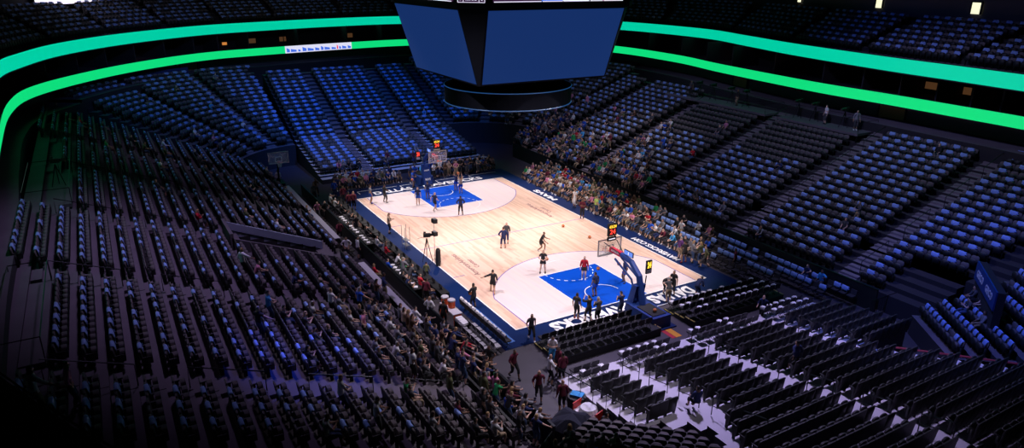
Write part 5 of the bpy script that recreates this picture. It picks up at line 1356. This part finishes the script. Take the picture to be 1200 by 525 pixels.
for s in SEATS:
    s['occ'] = rc.random() < occ(s)
    if s['occ']:
        side = 'on %s seat, %s row, %s' % (ordw(s['i']), ordw(s['row']), s['ph'])
        stand_p = 0.45 if (s['y'] < -13 and s['x'] > 8) else 0.12
        if rc.random() < stand_p:
            fx, fy = math.sin(s['rz']), -math.cos(s['rz'])
            person(s['x']+fx*0.34, s['y']+fy*0.34, s['z'], s['rz']+rc.uniform(-.5, .5), rc.choice(['stand', 'phone', 'chest', 'arm_out', 'hips']), loc='by '+side[3:], **rand_look(rc)); s['occ'] = False; s['stand'] = True
        else:
            person(s['x'], s['y'], s['z'], s['rz']+rc.uniform(-.15, .15), rc.choice(['sit', 'sit_forward', 'sit_phone', 'sit']), loc=side, **rand_look(rc))
    elif rc.random() < s['shirt']*0.97 and ((s['i'] % 2 == 0 and s['i']+1 < s['n']) or s['ph'].startswith('near right')) and s['shirt'] > 0:
        s['tee'] = True
# dense fans reaching over the left barrier
for i in range(26):
    x = 14.0+0.40*i+rc.uniform(-.1, .1); y = -12.15-(i % 3)*0.22
    person(x, y, 0.05, PI+rc.uniform(-.4, .4), rc.choice(['lean', 'lean', 'phone', 'stand', 'arm_out']), loc='at the left barrier, %s from the far end' % ordw(i), **rand_look(rc))
# fans behind the far hoop
for i in range(13):
    y = -1.2+0.62*i; x = -17.0-(i % 2)*0.45
    person(x, y, 0.02, PI/2+rc.uniform(-.5, .5), rc.choice(['stand', 'phone', 'chest']), loc='behind the far baseline, %s from left' % ordw(i), **rand_look(rc))
# staff high on the right platforms
for i, x in enumerate((-10.6, -4.0, 6.3, 9.3)):
    person(x, 29.2, 7.25, rc.uniform(-1, 1), 'stand', loc='on the upper right camera platforms, %s from left' % ORD[i], **rand_look(rc))
for i, (u, v, z, lab) in enumerate(((930, 436, 1.7, 'person in dark suit climbing the middle aisle of the near end stand'), (816, 475, 2.1, 'person in dark blue sitting by the left aisle end, near end stand'))):
    x, y = at(u, v, z); person(x, y, zend(x, True), PI*1.4, 'walk' if i == 0 else 'sit', 'navy', long=True, bottom='black', label=lab, shoes='black', hair=0, skin=1)
for i, (dx, dy) in enumerate(((0, 0), (0.7, -0.6), (1.3, -1.4), (0.2, -1.3))):
    person(26.2+dx, 12.6+dy, 1.6, 2.2+i, 'stand', loc='at the near right tunnel mouth, %s' % ORD[i], **rand_look(rc)) if False else None

# ------------------------------------------------------------------ assembly: 300 nearest of each kind as objects, the rest as one
def dist(x, y, z): return math.dist((x, y, z), CAM)
def infr(x, y, z): return inview(x, y, z, -2)
SEATS.sort(key=lambda s: (0 if infr(s['x'], s['y'], s['z']+0.7) else 1, dist(s['x'], s['y'], s['z'])))
items = []; titems = []; nt = 0
for n, s in enumerate(SEATS):
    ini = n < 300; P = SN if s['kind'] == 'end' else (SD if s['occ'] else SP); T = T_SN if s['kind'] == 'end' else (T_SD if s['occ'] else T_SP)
    loc = (s['x'], s['y'], s['z'])
    words_ = '%s seat along, %s row, %s' % (ordw(s['i']), ordw(s['row']), s['ph'])
    if ini:
        o = root('stadium_seat', loc, s['rz'], 'dark '+words_, 'seat', s['ph'])
        for k, me in P.items(): link(k.rstrip('-1'), me, o)
    else: items.append((T, loc, s['rz'], 1.0, None))
    if s.get('tee'):
        c, q = math.cos(s['rz']), math.sin(s['rz'])
        tx, ty = s['x']+0.26*c, s['y']+0.26*q
        if abs(s['rz']) > 3 or (s['ph'].startswith('left')): tx, ty = s['x']+ (0.26 if False else -0.26)*1.0, s['y']
        if s['ph'].startswith('near right'): tx, ty = s['x'], s['y']
        SHIRTS.append((tx, ty, s['z'], s['rz'], 'pale blue T-shirt by '+words_))
for (x, y, z, rz, k, c) in UPSEATS:
    items.append((T_SP, (x, y, z), rz, 1.0, None))
    if c % 2 == 0 and rc.random() < 0.92: SHIRTS.append((x, y, z, rz, 'u'))
stuff('stadium_seats', items, 'all the further dark folding seats of the arena bowl', 'seats')
SHIRTS.sort(key=lambda s: (0 if infr(s[0], s[1], s[2]+0.7) else 1, dist(*s[:3])))
titems = []
for n, (x, y, z, rz, lab) in enumerate(SHIRTS):
    nar = lab.find('near right') >= 0
    if n < 300: tag(link('tshirt', SHN if nar else SHM[n % 4], None, (x, y, z), rz), lab, 'T-shirt', 'giveaway T-shirts draped on the seats')
    else: titems.append((T_SHM[n % 4], (x, y, z), rz, 1.0, None))
stuff('tshirts', titems, 'pale blue giveaway T-shirts on the further seats', 'T-shirts')
n0 = sum(1 for o in bpy.data.objects if o.name.startswith('folding_chair'))
CHAIRS.sort(key=lambda c: dist(*c[:3])); citems = []
for n, (x, y, z, rz, lab) in enumerate(CHAIRS):
    if n < 300-n0: chair(x, y, z, rz, lab)
    else: citems.append((T_CP, (x, y, z), rz, 1.0, None))
if citems: stuff('folding_chairs', citems, 'further black folding chairs along the far courtside', 'chairs')
PEOPLE.sort(key=lambda p: (0 if p['label'] else 1, 0 if infr(p['x'], p['y'], p['z']+1) else 1, dist(p['x'], p['y'], p['z'])))
pit = []
for n, p in enumerate(PEOPLE):
    if n < 300: build_person(p)
    else: person_stuff(p, pit)
if pit: stuff('distant_crowd', pit, 'packed spectators in the far right stand and corners', 'crowd')
print('SEATS', len(SEATS), 'UP', len(UPSEATS), 'SHIRTS', len(SHIRTS), 'CHAIRS', len(CHAIRS)+n0, 'PEOPLE', len(PEOPLE))
